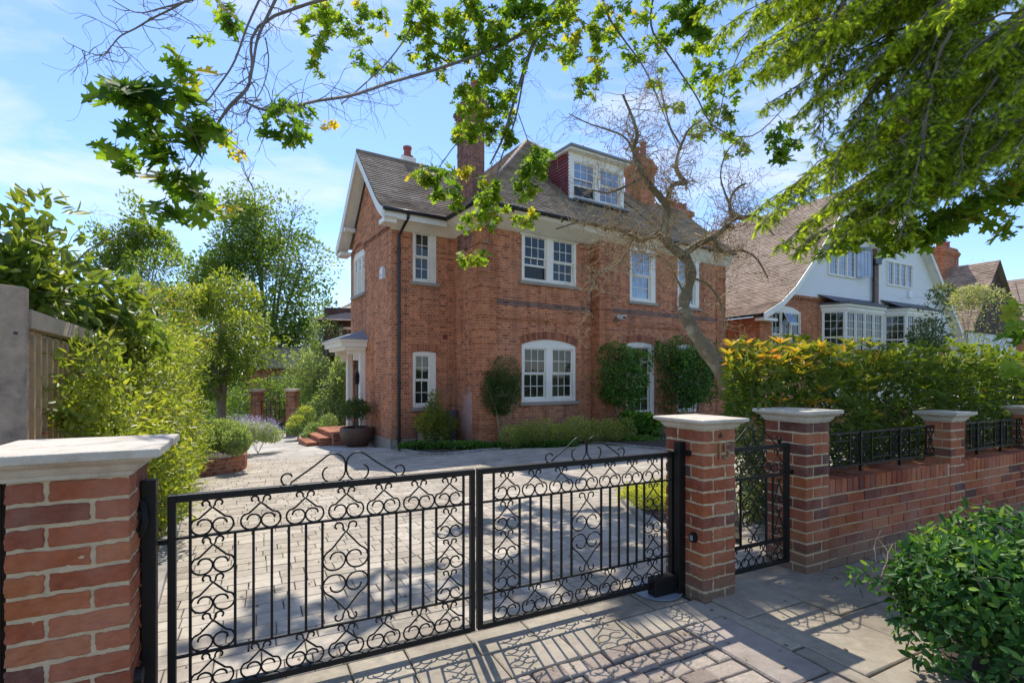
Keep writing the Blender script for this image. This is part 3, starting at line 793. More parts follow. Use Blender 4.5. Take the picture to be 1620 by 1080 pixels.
# chimneys
chimney(house, -.02, .36, .42, 1.32, 4.9, 9.15, [(.17, .62, .11, .35), (.17, 1.08, .11, .45)], 'stack_brick')
c = chimney(house, 7.6, 8.35, 1.55, 2.35, 7.0, 9.55, [(7.8, 1.95, .12, .45), (8.15, 1.95, .12, .75)], 'orange_brick')
mb = MB(); mb.box(-.72, -.28, 3.75, 4.15, 7.6, 8.42); c = mb.build('chimney', M['paint'], house)
mb = MB(); mb.lathe((-.50, 3.95, 8.42), [(.20, 0), (.20, .07), (.12, .08), (.11, .28), (.14, .3), (.14, .38), (.08, .38)], 12); mb.build('chimney_pot', M['pot'], c)
mb = MB(); mb.box(11.2, 12.6, 3.2, 3.8, 6.2, 8.55); mb.box(11.12, 12.68, 3.12, 3.88, 8.55, 8.75); c = mb.build('chimney', M['house_brick'], house)
for k in range(4):
    mb = MB(); mb.lathe((11.4+k*.34, 3.5, 8.75), [(.13, 0), (.11, .3), (.13, .33), (.13, .4), (.08, .4)], 12); mb.build('chimney_pot', M['pot'], c)
# dormer
DB = .67; da, db = 3.54, 5.82; dz0 = 6.93; dz1 = 8.40
mb = MB(); mb.tint(.5)
mb.prism([(da, DB, dz0), (da, DB, dz1), (da, 2.3, dz1), (da, 2.3, dz1-.02)], (.02, 0, 0)); mb.prism([(db, DB, dz0), (db, DB, dz1), (db, 2.3, dz1), (db, 2.3, dz1-.02)], (-.02, 0, 0)); mb.box(da+.02, db-.02, 1.6, 1.62, dz0, dz1)
dm = mb.build('dormer', M['hung_tile'], house)
mb = MB()
for k in range(14):
    z = dz0+.02+k*.10; y1 = DB+.05+(z-dz0)/.9
    if z+.1 > dz1: break
    mb.tint(); mb.prism([(da-.03, DB+.01, z), (da-.008, DB+.01, z+.10), (da-.008, y1, z+.10), (da-.03, y1, z)], (.015, 0, 0))
mb.build('hung_tiles', M['hung_tile'], dm)
mb = MB(); mb.tint(.5)
mb.box(da-.02, da+.12, DB-.03, DB+.05, dz0-.02, dz1); mb.box(db-.12, db+.02, DB-.03, DB+.05, dz0-.02, dz1)
mb.box(da+.12, db-.12, DB-.03, DB+.05, dz1-.22, dz1); mb.box(da+.12, db-.12, DB-.04, DB+.05, dz0-.02, dz0+.10)
mb.box(da-.13, db+.13, DB-.22, DB+.0, dz1+.001, dz1+.07); mb.box(da-.13, da-.02, DB-.0, 2.5, dz1+.001, dz1+.07)
mb.build('dormer_frame', M['paint'], dm)
window(house, (0, DB), AX, IN, da+.12, db-.12, dz0+.10, dz1-.22, 2, 3, (2, 2), 0, .0, .04, .22, 'sky_glass', name='dormer_window', open_bottom=0)
mb = MB(); mb.tint(.5)
mb.box(da-.18, db+.18, DB-.30, 2.9, dz1+.07, dz1+.13); mb.box(da-.05, db+.05, DB-.36, DB-.06, dz0-.10, dz0-.045)
mb.build('dormer_roof', M['lead'], dm)
# lead apron patch on the slope below the dormer
# porch on the gable side
def LP(L, b, z): return (TL-L, BW+b, z)
pz = 2.32
mb = MB(); mb.tint(.5)
mb.box(TL-.78, TL-.01, BW+2.14, BW+4.3, pz-.02, pz+.13); mb.box(TL-.86, TL-.01, BW+2.06, BW+4.38, pz+.13, pz+.20)
mb.box(TL-.66, TL-.02, BW+2.24, BW+4.2, pz-.12, pz-.02)
cn = mb.build('porch_canopy', M['paint'], house)
mb = MB(); mb.tint(.5)
A_, B_, C_, D_ = LP(.9, 2.02, pz+.205), LP(.9, 4.42, pz+.205), LP(.0, 3.9, pz+.52), LP(.0, 2.6, pz+.52)
mb.poly([A_, B_, C_, D_]); mb.poly([LP(0, 2.02, pz+.205), A_, D_]); mb.poly([B_, LP(0, 4.42, pz+.205), C_])
mb.poly([A_, LP(0, 2.02, pz+.205), LP(0, 4.42, pz+.205), B_])
mb.build('porch_roof', M['lead'], house)
for (L, b) in ():
    mb = MB(); mb.tint(.5); x, y = TL-L, BW+b
    mb.box(x-.10, x+.10, y-.10, y+.10, -.27, -.12); mb.box(x-.075, x+.075, y-.075, y+.075, -.12, pz-.22); mb.box(x-.10, x+.10, y-.10, y+.10, pz-.22, pz-.12)
    mb.build('porch_column', M['paint'], house)
mb = MB(); mb.tint(.5)
mb = None
for b in (2.34, 3.80):
    mb = MB(); mb.tint(.5); mb.box(TL-.16, TL-.0, BW+b, BW+b+.20, -.27, pz-.12); mb.box(TL-.34, TL-.16, BW+b+.05, BW+b+.15, pz-.42, pz-.12); mb.box(TL-.52, TL-.34, BW+b+.05, BW+b+.15, pz-.24, pz-.12)
    mb.build('porch_pilaster', M['paint'], house)
mb = MB(); mb.tint(.5)
mb.box(TL+.05, TL+.10, BW+2.76, BW+3.74, -.26, 1.94)
dr = mb.build('front_door', M['black_pipe'], house)
for b in (2.87, 3.32):
    for z, hh in ((.0, .6), (.75, .9)):
        g = MB(); g.box(TL+.035, TL+.048, BW+b, BW+b+.32, z, z+hh); g.build('door_panel', M['glass'] if z > .5 else M['black_iron'], dr)
mb = MB(); mb.tint()
def step(L0, L1, b0, b1, z1):
    o = MB(); o.box(TL-L1, TL-L0, BW+b0, BW+b1, ZG-.15, z1-.05)
    c = o.build('step', M['bed_brick'], house)
    o = MB(); x = TL-L1-.02
    while x < TL-L0-.03:
        x2 = min(x+.30, TL-L0); y = BW+b0-.02
        while y < BW+b1-.02:
            y2 = min(y+.30, BW+b1+.02); o.tint(); o.block([(x+.004, y+.004), (x2-.004, y+.004), (x2-.004, y2-.004), (x+.004, y2-.004)], z1-.05, z1); y = y2
        x = x2
    o.build('step_tiles', M['arch_brick'], c)
step(0.01, 1.0, 2.15, 4.35, -.27); step(1.001, 1.32, 2.45, 4.2, -.42); step(1.321, 1.65, 2.6, 4.0, -.55)
# lantern by the door
mb = MB(); x, y = TL-.16, BW+2.5
mb.box(TL-.12, TL-.02, y-.03, y+.03, 1.50, 1.56)
ln = mb.build('lantern_bracket', M['black_iron'], house)
mb = MB(); mb.lathe((TL-.22, y, 1.15), [(.02, 0), (.06, .03), (.09, .26), (.10, .27), (.05, .36), (.01, .42)], 6); mb.build('lantern', M['black_iron'], ln)
# air brick, tap pipe and wall marks
mb = MB(); ta = ht(704, BW); za = hz(704, 533, BW); mb.box(ta-.07, ta+.07, BW-.012, BW+.02, za-.07, za+.07); mb.build('air_brick', M['hung_tile'], house)
mb = MB(); tc = ht(923, -.05); mb.tube([(ht(1048, BR), BR-.04, ZG), (ht(1048, BR), BR-.04, ZE-.2)], .03, 8)
# things fixed to the house but belonging to nobody's body
def wall_item(name, label, cat, t, b, z, rot=HOUSE_ROT):
    p = hw(t, b, z); return thing(name, label, cat, p, rot)
tcam = ht(976, BR); zcam = hz(976, 504, BR)
w = wall_item('security_camera', 'small white security camera on the brick wall above the round clipped bush', 'camera', tcam, BR, zcam)
mb = MB(); mb.tube([(0, -.06, .05), (0, -.30, -.0)], [.065, .065], 16); mb.box(-.075, .075, -.34, -.02, .055, .075); mb.build('camera_body', M['camera_white'], w, smooth=False)
mb = MB(); mb.tube([(0, -.301, 0), (0, -.315, -.002)], .045, 16); mb.build('lens', M['black_pipe'], w)
mb = MB(); mb.box(-.14, -.04, -.06, 0, -.10, -.02); mb.tube([(-.09, -.03, -.04), (0, -.08, .0)], .02, 8); mb.build('bracket', M['bark'], w)
ba = side_b(608); za = side_z(608, 432)
w = wall_item('alarm_box', 'white alarm box high on the gable wall beside the downpipe corner', 'alarm box', TL, BW+ba, za)
mb = MB(); mb.loft_rect(-.10, -.002, -.11, .11, -.16, [(0, 0), (0, .26), (-.03, .33)]); mb.box(-.09, -.0, -.10, .10, -.17, -.16); mb.build('box_body', M['camera_white'], w)
mb = MB(); mb.box(-.106, -.10, -.03, .03, -.10, -.04); mb.build('light', M['lead'], w)
# ================================================================ ground and paving
def smooth_sheet(name, xs, ys, dz, mat, kind='structure'):
    V = [(x, y, gz(x, y)+dz) for y in ys for x in xs]; nx = len(xs)
    Fc = [(j*nx+i, j*nx+i+1, (j+1)*nx+i+1, (j+1)*nx+i) for j in range(len(ys)-1) for i in range(nx-1)]
    me = bpy.data.meshes.new(name); me.from_pydata(V, [], Fc); me.materials.append(mat)
    o = bpy.data.objects.new(name, me); C.objects.link(o); o['kind'] = kind; return o
gx = [-600, -300, -150, -80, -50, -35]+[-28+i*1.0 for i in range(64)]+[45, 60, 90, 160, 300, 600]
gy = [-200, -80, -30, -12]+[-6+i*1.0 for i in range(56)]+[60, 80, 120, 200, 400, 800]
m, nt, out = new_mat('earth_and_lawn'); n = N(nt)
co = n('ShaderNodeTexCoord').outputs['Object']
c = mixc(n, ramp(n, noise(n, co, .35, 5), [(.4, (0, 0, 0)), (.55, (1, 1, 1))]), (.07, .055, .035), (.10, .15, .035))
b = n('ShaderNodeBsdfPrincipled', {'Base Color': c, 'Roughness': .95}); bp = n('ShaderNodeBump', {'Strength': .8, 'Distance': .03, 'Height': noise(n, co, 30, 6)})
nt.links.new(bp.outputs['Normal'], b.inputs['Normal']); nt.links.new(b.outputs[0], out.inputs[0])
smooth_sheet('ground', gx, gy, -.10, m)
def tri_area(a, b, c): return (b[0]-a[0])*(c[1]-a[1])-(b[1]-a[1])*(c[0]-a[0])
def inside(p, poly):
    r = False; n_ = len(poly)
    for i in range(n_):
        a, b = poly[i], poly[(i+1) % n_]
        if (a[1] > p[1]) != (b[1] > p[1]) and p[0] < (b[0]-a[0])*(p[1]-a[1])/(b[1]-a[1])+a[0]: r = not r
    return r
def sn_block(mb, s0, s1, n0, n1, th=.05, gap=.004, jit=.002, ch=.005, tilt=.0012, top=0.0):
    c4 = []
    for s, nn in ((s0+gap, n0+gap), (s1-gap, n0+gap), (s1-gap, n1-gap), (s0+gap, n1-gap)):
        p = st(s+random.uniform(-jit, jit), nn+random.uniform(-jit, jit)); c4.append((p.x, p.y))
    c = st((s0+s1)/2, (n0+n1)/2); z = gz(c.x, c.y)+top
    i0 = len(mb.v); mb.block(c4, z-th, z, ch, tilt)
    # follow the slope of the ground across the block
    for i in range(i0, len(mb.v)):
        x, y, zz = mb.v[i]; mb.v[i] = (x, y, zz+gz(x, y)+top-z)
KL0, KL1 = G(244, 987), G(308, 752)                 # left kerb of the drive
def left_limit(nn):                                    # s of the left kerb at depth n
    a = st_inv(KL0.x, KL0.y); b = st_inv(KL1.x, KL1.y)
    return a[0]+(b[0]-a[0])*(nn-a[1])/(b[1]-a[1])
pa, pb = G(388, 729), G(622, 711)
def is_patio(x, y): return (pb.x-pa.x)*(y-pa.y)-(pb.y-pa.y)*(x-pa.x) > 0 and x < -2.0
mb = MB(); base = MB()
nn = .30
while nn < 13.6:
    hgt = random.choice((.155, .165, .175)) if nn < 8 else .17
    lim = left_limit(nn+hgt/2)-.02; s = lim; first = random.uniform(.1, .25)
    while s < 7.5:
        L = random.choice((.13, .17, .21, .25, .21)) if nn < 7 else random.choice((.17, .25, .34))
        if s == lim: L = first
        c = st(s+L/2, nn+hgt/2)
        hb = (-(c.x-HX)*.538+(c.y-HY)*.843); ha = ((c.x-HX)*.843+(c.y-HY)*.538)
        if not is_patio(c.x, c.y) and not (hb > .2 and ha > -1.9) and not (hb > 1.7):
            mb.tint(min(1, max(0, random.gauss(.5, .25)))); sn_block(mb, s, s+L, nn, nn+hgt, gap=.0028, ch=.004)
        s += L
    nn += hgt
mb.build('driveway', M['drive'])['kind'] = 'structure'
sx = [-14+i*.5 for i in range(60)]; sy = [0.2+i*.5 for i in range(60)]
# jointing bed under all the paving, as a sheet in street coordinates
V = []; Fc = []; ss_ = [-6+i*.5 for i in range(40)]; nn_ = [-3.5+i*.5 for i in range(42)]
ss_ = [-16+i*.5 for i in range(60)]
V = []; 
for b_ in nn_:
    for a_ in ss_:
        p = st(a_, b_); V.append((p.x, p.y, gz(p.x, p.y)-.024))
nx = len(ss_); Fc = [(j*nx+i, j*nx+i+1, (j+1)*nx+i+1, (j+1)*nx+i) for j in range(len(nn_)-1) for i in range(nx-1)]
me = bpy.data.meshes.new('paving_bed'); me.from_pydata(V, [], Fc); me.materials.append(M['joint'])
o = bpy.data.objects.new('paving_bed', me); C.objects.link(o); o['kind'] = 'structure'
# pale stone terrace in front of the porch
mb = MB(); q0 = pa; d = (pb-pa).normalized(); d.z = 0; pn = Vector((-d.y, d.x, 0))
v_ = .0
while v_ < 11:
    hgt = random.choice((.45, .6, .3)); u_ = -1.5-random.random()
    if v_ == 0: hgt = .12
    while u_ < 5.5:
        L = random.choice((.6, .9, .45)) if v_ else .2
        c4 = [q0+d*a+pn*b for a, b in ((u_+.004, v_+.004), (u_+L-.004, v_+.004), (u_+L-.004, v_+hgt-.004), (u_+.004, v_+hgt-.004))]
        c = (c4[0]+c4[2])/2; hb = (-(c.x-HX)*.538+(c.y-HY)*.843); ha = ((c.x-HX)*.843+(c.y-HY)*.538)
        if not (hb > BW-.1 and ha > TL+.1):
            mb.tint(); z = gz(c.x, c.y); i0 = len(mb.v)
            mb.block([(p.x, p.y) for p in c4], z-.05, z+.001, .004, .001)
            for i in range(i0, len(mb.v)):
                x, y, zz = mb.v[i]; mb.v[i] = (x, y, zz+gz(x, y)-z)
        u_ += L
    v_ += hgt
mb.build('terrace', M['patio'])['kind'] = 'structure'
# slabs either side of the gate line, granite setts of the crossover, flagstones of the pavement
mb = MB()
for r, (a, b) in enumerate(((-.17, .065), (.065, .30))):
    s = -4.2+.13*r
    while s < .0:
        L = random.choice((.28, .34, .40)); e = min(s+L, .0)
        if e-s > .08 and not (a < .1 and False): mb.tint(); sn_block(mb, s, e, a, b, jit=.003, tilt=.002)
        s += L
mb.build('gate_threshold', M['slab'])['kind'] = 'structure'
mb = MB(); nn = -.17
while nn > -2.6:
    hgt = random.uniform(.095, .118); s = -4.6+random.random()*.1
    while s < -.36:
        L = random.uniform(.11, .16); e = s+L
        if e > -.44: e = -.345; L = 1.0
        if e-s > .03:
            mb.tint(); sn_block(mb, s, e, nn-hgt, nn, gap=.0055, jit=.006, ch=.008, tilt=.004, top=random.uniform(-.006, .003))
        s += L
    nn -= hgt
mb.build('crossover_setts', M['sett'], bevel=.004, rough=(1, .006, .03))['kind'] = 'structure'
mb = MB(); mb.tint(.5)
for a, b in ((-.17, -.80), (-.803, -1.45), (-1.453, -2.6)):
    mb.tint(); sn_block(mb, -.34, -.03, b, a, gap=.004, jit=.004, ch=.01, tilt=.003, top=.002)
mb.build('crossover_apron', M['pink'])['kind'] = 'structure'
mb = MB()
rows = [(-.03, .07, .5), (.07, .58, .62), (.58, 1.15, .7), (1.15, 1.75, .62), (1.75, 2.4, .66)]
for ri, (a, b, L) in enumerate(rows):
    nn = .0 if b < .3 else -.0
    nn = .28 if .3 <= a < .6 or .06 < a < .3 else -.0
    while nn > -2.8:
        l2 = L*random.uniform(.8, 1.25); mb.tint(); sn_block(mb, a, b, nn-l2, nn, gap=.004, jit=.004, ch=.005, tilt=.003, top=.003); nn -= l2
s = 2.4
while s < 14:
    nn = -.0
    while nn > -2.8:
        l2 = random.uniform(.5, .8); mb.tint(); sn_block(mb, s, s+.62, nn-l2, nn, gap=.004, jit=.004, ch=.005, tilt=.002, top=.003); nn -= l2
    s += .62
mb.build('pavement', M['slab'])['kind'] = 'structure'

# kerbs and beds
def kerb(name, pts, w, h, L=.2, mat='kerb', label=None):
    """row of small stones along a polyline"""
    mb = MB(); P_ = smooth_path([Vector((p[0], p[1], 0)) for p in pts], 10)
    acc = [0]
    for a, b in zip(P_[:-1], P_[1:]): acc.append(acc[-1]+(b-a).length)
    def pos(d):
        d = max(0, min(acc[-1], d))
        for i in range(len(acc)-1):
            if d <= acc[i+1] or i == len(acc)-2:
                f = (d-acc[i])/max(1e-6, acc[i+1]-acc[i]); return P_[i].lerp(P_[i+1], f), (P_[i+1]-P_[i]).normalized()
    d = 0
    while d < acc[-1]-L*.5:
        l = L*random.uniform(.85, 1.15); a, ta = pos(d+.006); b, tb = pos(d+l-.006)
        na = Vector((-ta.y, ta.x, 0)); nb = Vector((-tb.y, tb.x, 0)); mb.tint()
        z = gz(a.x, a.y)
        mb.block([(a.x, a.y), (b.x, b.y), (b.x+nb.x*w, b.y+nb.y*w), (a.x+na.x*w, a.y+na.y*w)], z-.08, z+h, .008, .004)
        d += l
    return mb.build(name, M[mat])
def bed(name, poly, z, mat='soil'):
    mb = MB(); mb.tint(.5); mb.poly([(p[0], p[1], gz(p[0], p[1])+z) for p in poly]); o = mb.build(name, M[mat]); o['kind'] = 'structure'; return o
kp = [G(u, v) for u, v in ((622, 708), (640, 714), (665, 718), (700, 719.5), (740, 716), (790, 711), (838, 706), (885, 702), (940, 701.5), (999, 707), (1051, 712), (1080, 716))]
tag(kerb('bed_kerb', kp, .10, .05, .16), 'curved granite edging of the planting bed along the house front', 'kerb')
bed('front_border', [p for p in kp]+[hw(TE+1, -.5), hw(TE+1, .4), hw(0, .2), hw(0.2, 1.7), hw(TL+.05, 1.7)], .035)
tag(kerb('drive_kerb', [KL0+(KL0-KL1)*.15, KL0, KL0.lerp(KL1, .5), KL1], .11, .03, .6, 'kerb'), 'straight pale edging stones down the left side of the drive', 'kerb')
fa, fb = st_inv(-2.42, 2.6), None
bed('left_border', [KL0+(KL0-KL1)*.12, KL1, G(296, 748), Vector((-9.0, 11.5, 0)), Vector((-3.4, 2.4, 0))], .02)
rk = [G(1066, 852), G(1030, 832), G(1000, 812), G(984, 795), G(984, 783), G(1000, 774), G(1066, 762)]
tag(kerb('side_kerb', rk[::-1], .07, .06, .3), 'curved pale edging around the small yellow border behind the numbered pier', 'kerb')
bed('side_border', rk+[G(1160, 760), G(1170, 860)], .045)
# raised brick bed on the left of the drive
rb_ = [G(292, 757), G(315, 754.5), G(340, 751.5), G(365, 747.5), G(388, 741.5)]
back = [G(389, 728), G(372, 716), G(330, 716)]
rt = thing('raised_bed', 'low curved brick planter full of green herbs beside the drive', 'raised bed', rb_[2])
mb = MB(); mb.tint(.5)
P_ = smooth_path([Vector((p.x, p.y, 0)) for p in rb_+back[:2]], 6)
for k in range(4):
    z0 = k*.07
    for i, (a, b) in enumerate(zip(P_[:-1], P_[1:])):
        L = (b-a).length; tdir = (b-a).normalized(); nb = Vector((-tdir.y, tdir.x, 0)); m_ = max(1, round(L/.2))
        for j in range(m_):
            p = a.lerp(b, (j+.04)/m_); q = a.lerp(b, (j+.96)/m_); zg = gz(a.x, a.y)+z0
            mb.tint(); mb.block([(p.x, p.y), (q.x, q.y), (q.x+nb.x*.1, q.y+nb.y*.1), (p.x+nb.x*.1, p.y+nb.y*.1)], zg+.004-(.1 if k == 0 else 0), zg+.066, .004, .001)
o = mb.build('brick_wall', M['arch_brick'], rt); o.location = -rt.location
mb = MB(); mb.tint(.5)
for a, b in zip(P_[:-1], P_[1:]):
    tdir = (b-a).normalized(); nb = Vector((-tdir.y, tdir.x, 0)); zg = gz(a.x, a.y)
    p, q = a+nb*.008, b+nb*.008; mb.prism([(p.x, p.y, zg-.1), (q.x, q.y, zg-.1), (q.x+nb.x*.08, q.y+nb.y*.08, zg-.1), (p.x+nb.x*.08, p.y+nb.y*.08, zg-.1)], (0, 0, .372))
o = mb.build('mortar', M['mortar'], rt); o.location = -rt.location
mb = MB(); mb.poly([(p.x, p.y, gz(p.x, p.y)+.22) for p in rb_+back]); o = mb.build('soil', M['soil'], rt); o.location = -rt.location

# ================================================================ piers, wall and gates along the street
def brick_pier(mb, mo, x0, x1, y0, y1, z0, z1, n_c):
    h = (z1-z0)/n_c; w, d = x1-x0, y1-y0; hw_ = w*.315; hd = d*.315; g = .0125
    for k in range(n_c):
        a, b = z0+k*h+g*.5, z0+(k+1)*h-g*.5
        if k % 2 == 0:
            R = [(0, w-hw_-g/2, 0, hd), (w-hw_+g/2, w, 0, d-hd-g/2), (hw_+g/2, w, d-hd+g/2, d), (0, hw_-g/2, hd+g/2+.0, d)]
        else:
            R = [(hw_+g/2, w, 0, hd), (w-hw_, w, hd+g, d), (0, w-hw_-g, d-hd, d), (0, hw_-g/2, 0, d-hd-g)]
        for r in R:
            mb.tint(min(1, max(0, random.gauss(.5, .24)))); mb.box(x0+r[0], x0+r[1], y0+r[2], y0+r[3], a, b, .0022)
    mo.box(x0+.005, x1-.005, y0+.005, y1-.005, z0, z1)
CAP = lambda o, h: [(0.0, 0), (.006, .0), (.010, h*.16), (.018, h*.2), (o*.35, h*.42), (o*.72, h*.58), (o*.8, h*.66), (o, h*.70), (o, h*.97), (o-.004, h), ]
def pier_thing(name, label, s0, s1, n0, n1, top, cap_o, cap_h, n_c=14):
    t = thing(name, label, 'gate pier', st(s0, n0), STREET_ROT)
    mb = MB(); mo = MB(); mo.tint(.5)
    brick_pier(mb, mo, 0, s1-s0, 0, n1-n0, -.02, top, n_c)
    mb.build('brickwork', M['pier_brick'], t, bevel=.006, rough=(3, .013, .022)); mo.build('mortar', M['mortar'], t, rough=(6, .006, .02))
    mb = MB(); mb.tint(.5); mb.loft_rect(0, s1-s0, 0, n1-n0, top, CAP(cap_o, cap_h)); mb.build('cap', M['stone_cap'], t, bevel=.004, rough=(3, .003, .05))
    return t
LP_ = pier_thing('gate_pier', 'nearest brick gate pier with broad moulded stone cap, at the left edge', -3.236, -2.897, -.072, .262, 1.058, .10, .10)
NP_ = pier_thing('gate_pier', 'brick gate pier carrying the number 15 between the double gate and the small gate', 0, .285, 0, .33, 1.072, .06, .068)
# numerals, sensor and bracket on the numbered pier
for i, ch in enumerate('15'):
    cu = bpy.data.curves.new('numeral', 'FONT'); cu.body = ch; cu.size = .145; cu.extrude = .006; cu.bevel_depth = .001; cu.offset = -.002
    o = bpy.data.objects.new('numeral', cu); C.objects.link(o); cu.materials.append(M['numeral'])
    me_ = bpy.data.meshes.new_from_object(o); bpy.data.objects.remove(o); o = bpy.data.objects.new('numeral', me_); C.objects.link(o)
    o.parent = NP_; o.location = (.095+i*.062, -.008, .885); o.rotation_euler = (math.pi/2, 0, 0)
mb = MB(); mb.tube([(.145, -.003, 1.035), (.145, .006, 1.035)], .017, 14); mb.build('blank_hole', M['black_pipe'], NP_)
mb = MB(); mb.tube([(-.001, .07, .39), (-.030, .07, .39)], [.034, .030], 16)
s_ = mb.build('gate_sensor', M['black_iron'], NP_); s_.scale = (1, .75, 1); s_.location = (0, .018, 0)
mb = MB(); mb.box(-.034, -.030, .055, .080, .375, .405); mb.build('lens', M['lead'], s_)
mb = MB(); mb.box(-.02, .0, .10, .16, .90, .935); mb.box(-.035, -.02, .12, .18, .905, .93); mb.build('bracket', M['black_iron'], NP_)
mb = MB(); mb.tube([(.339, .07, .30), (.365, .07, .30)], [.034, .030], 16); mb.build('gate_sensor', M['black_iron'], LP_)
mb = MB(); mb.box(.339, .352, .12, .17, .82, .90); mb.tube([(.345, .13, .80), (.362, .12, .86), (.35, .15, .93)], .012, 6); mb.build('bracket', M['black_iron'], LP_)
# posts
def post(label, s0, s1, n0, n1, top):
    p = st(s0, n0); mb = MB(); mb.tint(.5); mb.box(0, s1-s0, 0, n1-n0, 0, top)
    o = mb.build('gate_post', M['black_iron'], None, bevel=.003); o.location = p; o.rotation_euler = (0, 0, STREET_ROT)
    return tag(o, label, 'post')
post('square black steel post fixed beside the nearest pier at left', -2.893, -2.845, .09, .145, 1.005)
post('square black steel post fixed beside the pier numbered 15', -.058, -.006, .145, .195, .985)
post('dark steel post half seen left of the nearest pier', -3.31, -3.262, -.01, .05, 1.05)
# wrought iron
def spiral(cx, cz, r0, r1, a0, a1, n_=12):
    return [(cx+math.cos(a)*(r0+(r1-r0)*i/n_), cz+math.sin(a)*(r0+(r1-r0)*i/n_)) for i in range(n_+1) for a in [math.radians(a0+(a1-a0)*i/n_)]]
def heart_mesh(w, h, r):
    """inverted heart: crossing neck with two curls, two big lobes curling in at the foot; origin at foot centre"""
    mb = MB(); mb.tint(.5)
    for sg in (1, -1):
        p = []
        p += spiral(.17*w, .88*h, .055*w, .115*w, -60, 200, 14)        # small curl
        p += [(.012*w, .76*h), (.13*w, .64*h), (.30*w, .47*h)]
        p += spiral(.262*w, .245*h, .235*w, .235*w, 48, -95, 12)
        p += spiral(.245*w, .245*h, .235*w, .235*w, -100, -180, 6)
        p += spiral(.215*w, .25*h, .205*w, .125*w, -182, -352, 14)
        mb.tube([(sg*x, 0, z) for x, z in p], r, 5)
    return mb
HEARTS = {}
def heart(parent, x, z, w, h, flip=False, r=.0044):
    key = (round(w, 3), round(h, 3))
    if key not in HEARTS:
        o = heart_mesh(w, h, r).build('scroll', M['black_iron'], parent, smooth=True); HEARTS[key] = o.data
    else:
        o = bpy.data.objects.new('scroll', HEARTS[key]); C.objects.link(o); o.parent = parent
    o.location = (x, 0, z)
    if flip: o.rotation_euler = (math.pi, 0, 0)
    return o
def mbox(name, parent, *boxes, mat='black_iron', bevel=0):
    mb = MB(); mb.tint(.5)
    for b in boxes: mb.box(*b)
    return mb.build(name, M[mat], parent, bevel=bevel)
GN = .22
def gsu(u):
    k = (u-CU)/F; return (k*(PY+.894*GN)-(PX-.447*GN))/(.894-.447*k)
def crest(parent, cx, z, w, h, r=.0042):
    mb = MB(); mb.tint(.5)
    for sg in (1, -1):
        p = spiral(.125*w, .42*h, .055*w, .125*w, 20, 0, 2)[:1]
        p = spiral(.12*w, .36*h, .05*w, .115*w, 60, -180, 14)
        p += [(.006*w, .52*h)]
        p += spiral(.10*w, .62*h, .095*w, .095*w, 170, 50, 8)
        p += [(.26*w, .60*h), (.36*w, .30*h), (.43*w, .08*h)]
        p += spiral(.455*w, .24*h, .06*w, .035*w, -110, 160, 12)
        mb.tube([(cx+sg*x, 0, z+zz) for x, zz in p], r, 5)
    return mb.build('crest_scroll', M['black_iron'], parent, smooth=True)
def gate_leaf(label, u_l, u_r, ubars, uhearts, motor=False):
    s0, s1 = gsu(u_l), gsu(u_r); w = s1-s0
    t = thing('driveway_gate', label, 'gate', st(s0, GN), STREET_ROT, 'two leaves of the wrought iron drive gate')
    zb, zt, z1, z2 = .055, .915, .732, .236
    mbox('frame', t, (0, .030, -.017, .017, zb, zt), (w-.024, w, -.017, .017, zb, zt), (.030, w-.024, -.018, .018, zt-.030, zt+.0005), (.030, w-.024, -.018, .018, zb-.0005, zb+.028), bevel=.002)
    mbox('rail', t, (.030, w-.024, -.006, .006, z1-.005, z1+.005)); mbox('rail', t, (.030, w-.024, -.006, .006, z2-.005, z2+.005))
    X = [gsu(u)-s0 for u in ubars]
    for i, x in enumerate(X):
        full = i in (0, len(X)-1)
        a, b = (zb+.028, zt-.030) if full else (z2+.005, z1-.005)
        mbox('bar', t, (x-.0055, x+.0055, -.0055, .0055, a, b))
    xc = [gsu(u)-s0 for u in uhearts]
    for x in xc:
        heart(t, x, z1+.006, .160, zt-.030-z1-.008); heart(t, x, zb+.029, .160, z2-.005-zb-.029)
    for a, b in ((X[0], X[1]), (X[-2], X[-1])):
        hh = (z1-z2-.01)/3
        for k in range(3): heart(t, (a+b)/2, z2+.005+k*hh, (b-a)*.98, hh)
    mid = len(X)//2; a, b = X[mid-1], X[mid]; hh = (z1-z2-.01)/2
    heart(t, (a+b)/2, z2+.005+hh, (b-a)*.98, hh); heart(t, (a+b)/2, z2+.005+hh, (b-a)*.98, hh, True)
    crest(t, (gsu(u_l)*0+ (a+b)/2), zt, .56, .125)
    return t, w
gl, wl = gate_leaf('left leaf of the black wrought iron drive gate, nearest the camera', 265.5, 750, [301, 372, 401, 430, 457, 484, 510, 583, 605, 627, 649, 669, 690, 733], [336, 413, 483, 548, 607, 663, 711])
gr_, wr = gate_leaf('right leaf of the black wrought iron drive gate, beside pier 15', 754.5, 1064, [781, 822, 839, 856, 872, 888, 904, 951, 965, 979, 993, 1007, 1019, 1047], [802, 846, 888, 928, 965, 1000, 1032])
mbox('hinge', gl, (-.06, .0, -.008, .008, .715, .735), (-.06, -.045, -.02, .0, .70, .78)); mbox('hinge', gr_, (wr, wr+.02, -.05, .008, .72, .745))
mt = thing('gate_motor', 'black gate motor box on a steel floor plate at the foot of pier 15', 'gate motor', st(-.24, GN-.02), STREET_ROT)
mbox('housing', mt, (0, .20, -.035, .04, .012, .125), (.17, .235, -.045, .03, .01, .04), bevel=.006); mb = MB(); mb.tube([(.10, .06, .008), (.10, .06, .012)], .16, 28); mb.build('floor_plate', M['lead'], mt)
